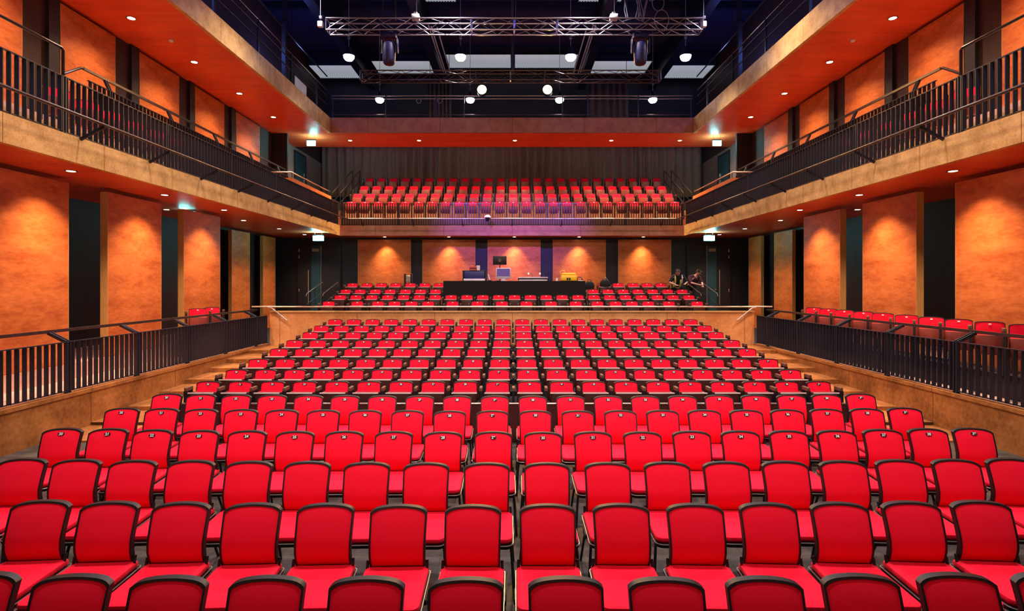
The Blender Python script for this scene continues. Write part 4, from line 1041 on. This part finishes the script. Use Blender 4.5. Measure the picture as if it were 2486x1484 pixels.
def person(label, base, J, shirt, trouser, extra=None, scalp=True):
    """J: world-space joint positions relative to base"""
    r = thing('person', label, 'person', base)
    n = {}; e = []
    n['pelvis'] = (J['pelvis'], (.12, .09)); n['belly'] = (J['belly'], (.115, .085)); n['chest'] = (J['chest'], (.125, .085)); n['neck0'] = (J['neck'], .062)
    n['neck1'] = (lerp(J['neck'], J['head'], .4), .055); hd = Vector(J['head']); upv = (hd - Vector(J['neck'])).normalized(); fw = Vector(J['face']).normalized()
    n['jaw'] = (tuple(hd - upv*.055 + fw*.02), (.058, .066)); n['mid'] = (tuple(hd + upv*.01), (.075, .092)); n['crown'] = (tuple(hd + upv*.085 - fw*.01), (.060, .072))
    e += [('pelvis','belly'),('belly','chest'),('chest','neck0'),('neck0','neck1'),('neck1','jaw'),('jaw','mid'),('mid','crown')]
    for s_, S_ in (('l', -1), ('r', 1)):
        sh, el, wr = J['sh'+s_], J['el'+s_], J['wr'+s_]
        n['sh'+s_] = (sh, .060); n['ua'+s_] = (lerp(sh, el, .45), .052); n['el'+s_] = (el, .042); n['fa'+s_] = (lerp(el, wr, .4), .040); n['wr'+s_] = (wr, .026)
        e += [('chest','sh'+s_),('sh'+s_,'ua'+s_),('ua'+s_,'el'+s_),('el'+s_,'fa'+s_),('fa'+s_,'wr'+s_)]
        hp, kn, an = J['hp'+s_], J['kn'+s_], J['an'+s_]
        n['hp'+s_] = (hp, .095); n['th'+s_] = (lerp(hp, kn, .5), .080); n['kn'+s_] = (kn, .058); n['ca'+s_] = (lerp(kn, an, .35), .058); n['an'+s_] = (an, .040); n['to'+s_] = ((an[0], an[1]-.16, an[2]-.055), (.045, .028))
        e += [('pelvis','hp'+s_),('hp'+s_,'th'+s_),('th'+s_,'kn'+s_),('kn'+s_,'ca'+s_),('ca'+s_,'an'+s_),('an'+s_,'to'+s_)]
        dirv = Vector(wr) - Vector(el)
        hand_nodes(n, e, 'wr'+s_, wr, dirv, (1, 0.15, 0), .35, 'h'+s_, -S_)
    body = skin_mesh(n, e, 'skin', 'body')
    bo = put('body', body, r)
    # facial features joined into the body surface mesh
    m = MB(); sdv = upv.cross(fw).normalized()
    nose = hd + fw*.088 - upv*.015
    m.ring_sweep([tuple(hd + fw*.082 + upv*.02), tuple(nose + fw*.012), tuple(hd + fw*.085 - upv*.03)], [.008, .014, .010], 8)
    for q in (-1, 1):
        ear = hd + sdv*q*.078 - upv*.005
        m.ring_sweep([tuple(ear + upv*.03), tuple(ear + sdv*q*.012), tuple(ear - upv*.03)], [.010, .014, .009], 8)
    m.build('nose_and_ears', 'skin', bo)
    m = MB()
    for q in (-1, 1):
        c = hd + fw*.083 + sdv*q*.030 + upv*.012; m.lathe([(.001, -.006), (.010, -.004), (.010, .004), (.001, .006)], 8, tuple(c))
    m.build('eyes', 'black_plastic', bo)
    c = hd + fw*.082 - upv*.062; m = MB().ring_sweep([tuple(c - sdv*.024), tuple(c + fw*.006), tuple(c + sdv*.024)], [.005, .007, .005], 6); m.build('lips', 'red_gear', bo)
    # hair cap
    hn = {'a': (tuple(hd + upv*.050 - fw*.036), (.076, .080)), 'b': (tuple(hd + upv*.096 - fw*.020), (.062, .070)), 'c': (tuple(hd - upv*.03 - fw*.05), (.064, .052))}
    put('hair', skin_mesh(hn, [('a','b'),('a','c')], 'hair', 'hair'), r)
    g = .014
    t = {k: (n[k][0], tuple(x+g for x in (n[k][1] if isinstance(n[k][1], tuple) else (n[k][1],)*2))) for k in ('pelvis','belly','chest','shl','shr','ual','uar','ell','elr')}
    for k_ in ('pelvis', 'belly', 'chest'): t[k_] = (t[k_][0], (t[k_][1][0] + .030, t[k_][1][1] + .030))
    t['shl'] = (t['shl'][0], (.082, .082)); t['shr'] = (t['shr'][0], (.082, .082))
    t['col'] = (n['neck0'][0], (.078, .078))
    te = [('pelvis','belly'),('belly','chest'),('chest','col'),('chest','shl'),('chest','shr'),('shl','ual'),('shr','uar'),('ual','ell'),('uar','elr')]
    put('shirt', skin_mesh(t, te, shirt, 'shirt'), r)
    q = {k: (n[k][0], tuple(x+.012 for x in (n[k][1] if isinstance(n[k][1], tuple) else (n[k][1],)*2))) for k in ('pelvis','hpl','hpr','thl','thr','knl','knr','cal','car','anl','anr')}
    put('trousers', skin_mesh(q, [('pelvis','hpl'),('pelvis','hpr'),('hpl','thl'),('hpr','thr'),('thl','knl'),('thr','knr'),('knl','cal'),('knr','car'),('cal','anl'),('car','anr')], trouser, 'trousers'), r)
    for s_ in 'lr':
        a = n['an'+s_][0]; MB().bevel_box(a[0]-.05, a[0]+.05, a[1]-.21, a[1]+.07, a[2]-.09, a[2]-.015, .025, 2).build('shoe', 'black_cloth', r)
    if extra == 'vest':
        t = {'pelvis': (J['pelvis'], (.18, .145)), 'belly': (J['belly'], (.178, .142)), 'chest': (J['chest'], (.190, .145)), 'top': (lerp(J['chest'], J['neck'], .75), (.15, .10))}
        cx = J['chest'][0]
        v = skin_mesh(t, [('pelvis','belly'),('belly','chest'),('chest','top')], 'vest_yellow', 'vest', 2, lambda c, nn: (abs(c.x - cx) < .075 and nn.y < -.15) or nn.z > .8 or nn.z < -.8)
        vo = put('safety_vest', v, r)
        so_ = vo.modifiers.new('thickness', 'SOLIDIFY'); so_.thickness = .006
        for sx in (-1, 1):
            ch = J['chest']; be = J['belly']
            MB().ring_sweep([(ch[0]+sx*.115, ch[1]-.085, ch[2]+.13), (ch[0]+sx*.125, ch[1]-.135, ch[2]+.02), (be[0]+sx*.12, be[1]-.14, be[2])], [.022, .024, .022], 6).build('reflective_strip', 'reflective_strip' if sx > 0 else 'vest_yellow', vo)
    return r
# man in a safety vest bending over the third row; base is on the third-row step
person('person in a yellow safety vest and black shirt bending over the rear stalls seats', (5.93, 19.46, 1.43), {
 'pelvis': (0.04, 0.06, .86), 'belly': (0.03, -.02, 1.02), 'chest': (0.02, -.12, 1.18), 'neck': (0.0, -.20, 1.31), 'head': (-0.02, -.27, 1.40), 'face': (0.25, -1, -.45),
 'shl': (-.17, -.14, 1.25), 'ell': (-.30, -.22, 1.05), 'wrl': (-.14, -.36, .97), 'shr': (.21, -.14, 1.25), 'elr': (.33, -.20, 1.06), 'wrr': (.22, -.36, 1.0),
 'hpl': (-.06, .06, .80), 'knl': (-.08, -.01, .46), 'anl': (-.09, .05, .09), 'hpr': (.13, .06, .80), 'knr': (.15, -.01, .46), 'anr': (.15, .05, .09)}, 'black_cloth', 'black_cloth', 'vest')
# second person on the aisle stairs, leaning forward
person('person in dark clothes leaning forward on the aisle stairs by the right door', (6.66, 19.62, 1.54), {
 'pelvis': (-.10, 0.15, .80), 'belly': (-.07, .08, .94), 'chest': (-.03, -.02, 1.08), 'neck': (.02, -.10, 1.20), 'head': (.07, -.16, 1.29), 'face': (.85, -.75, -.35),
 'shl': (-.20, -.02, 1.13), 'ell': (-.20, -.22, .92), 'wrl': (.02, -.36, .86), 'shr': (.15, -.04, 1.13), 'elr': (.19, -.20, .92), 'wrr': (.15, -.38, .82),
 'hpl': (-.19, .14, .76), 'knl': (-.20, -.02, .42), 'anl': (-.20, .08, .09), 'hpr': (-.01, .14, .76), 'knr': (.0, -.02, .42), 'anr': (.0, .08, .09)}, 'dark_purple_cloth', 'black_cloth')
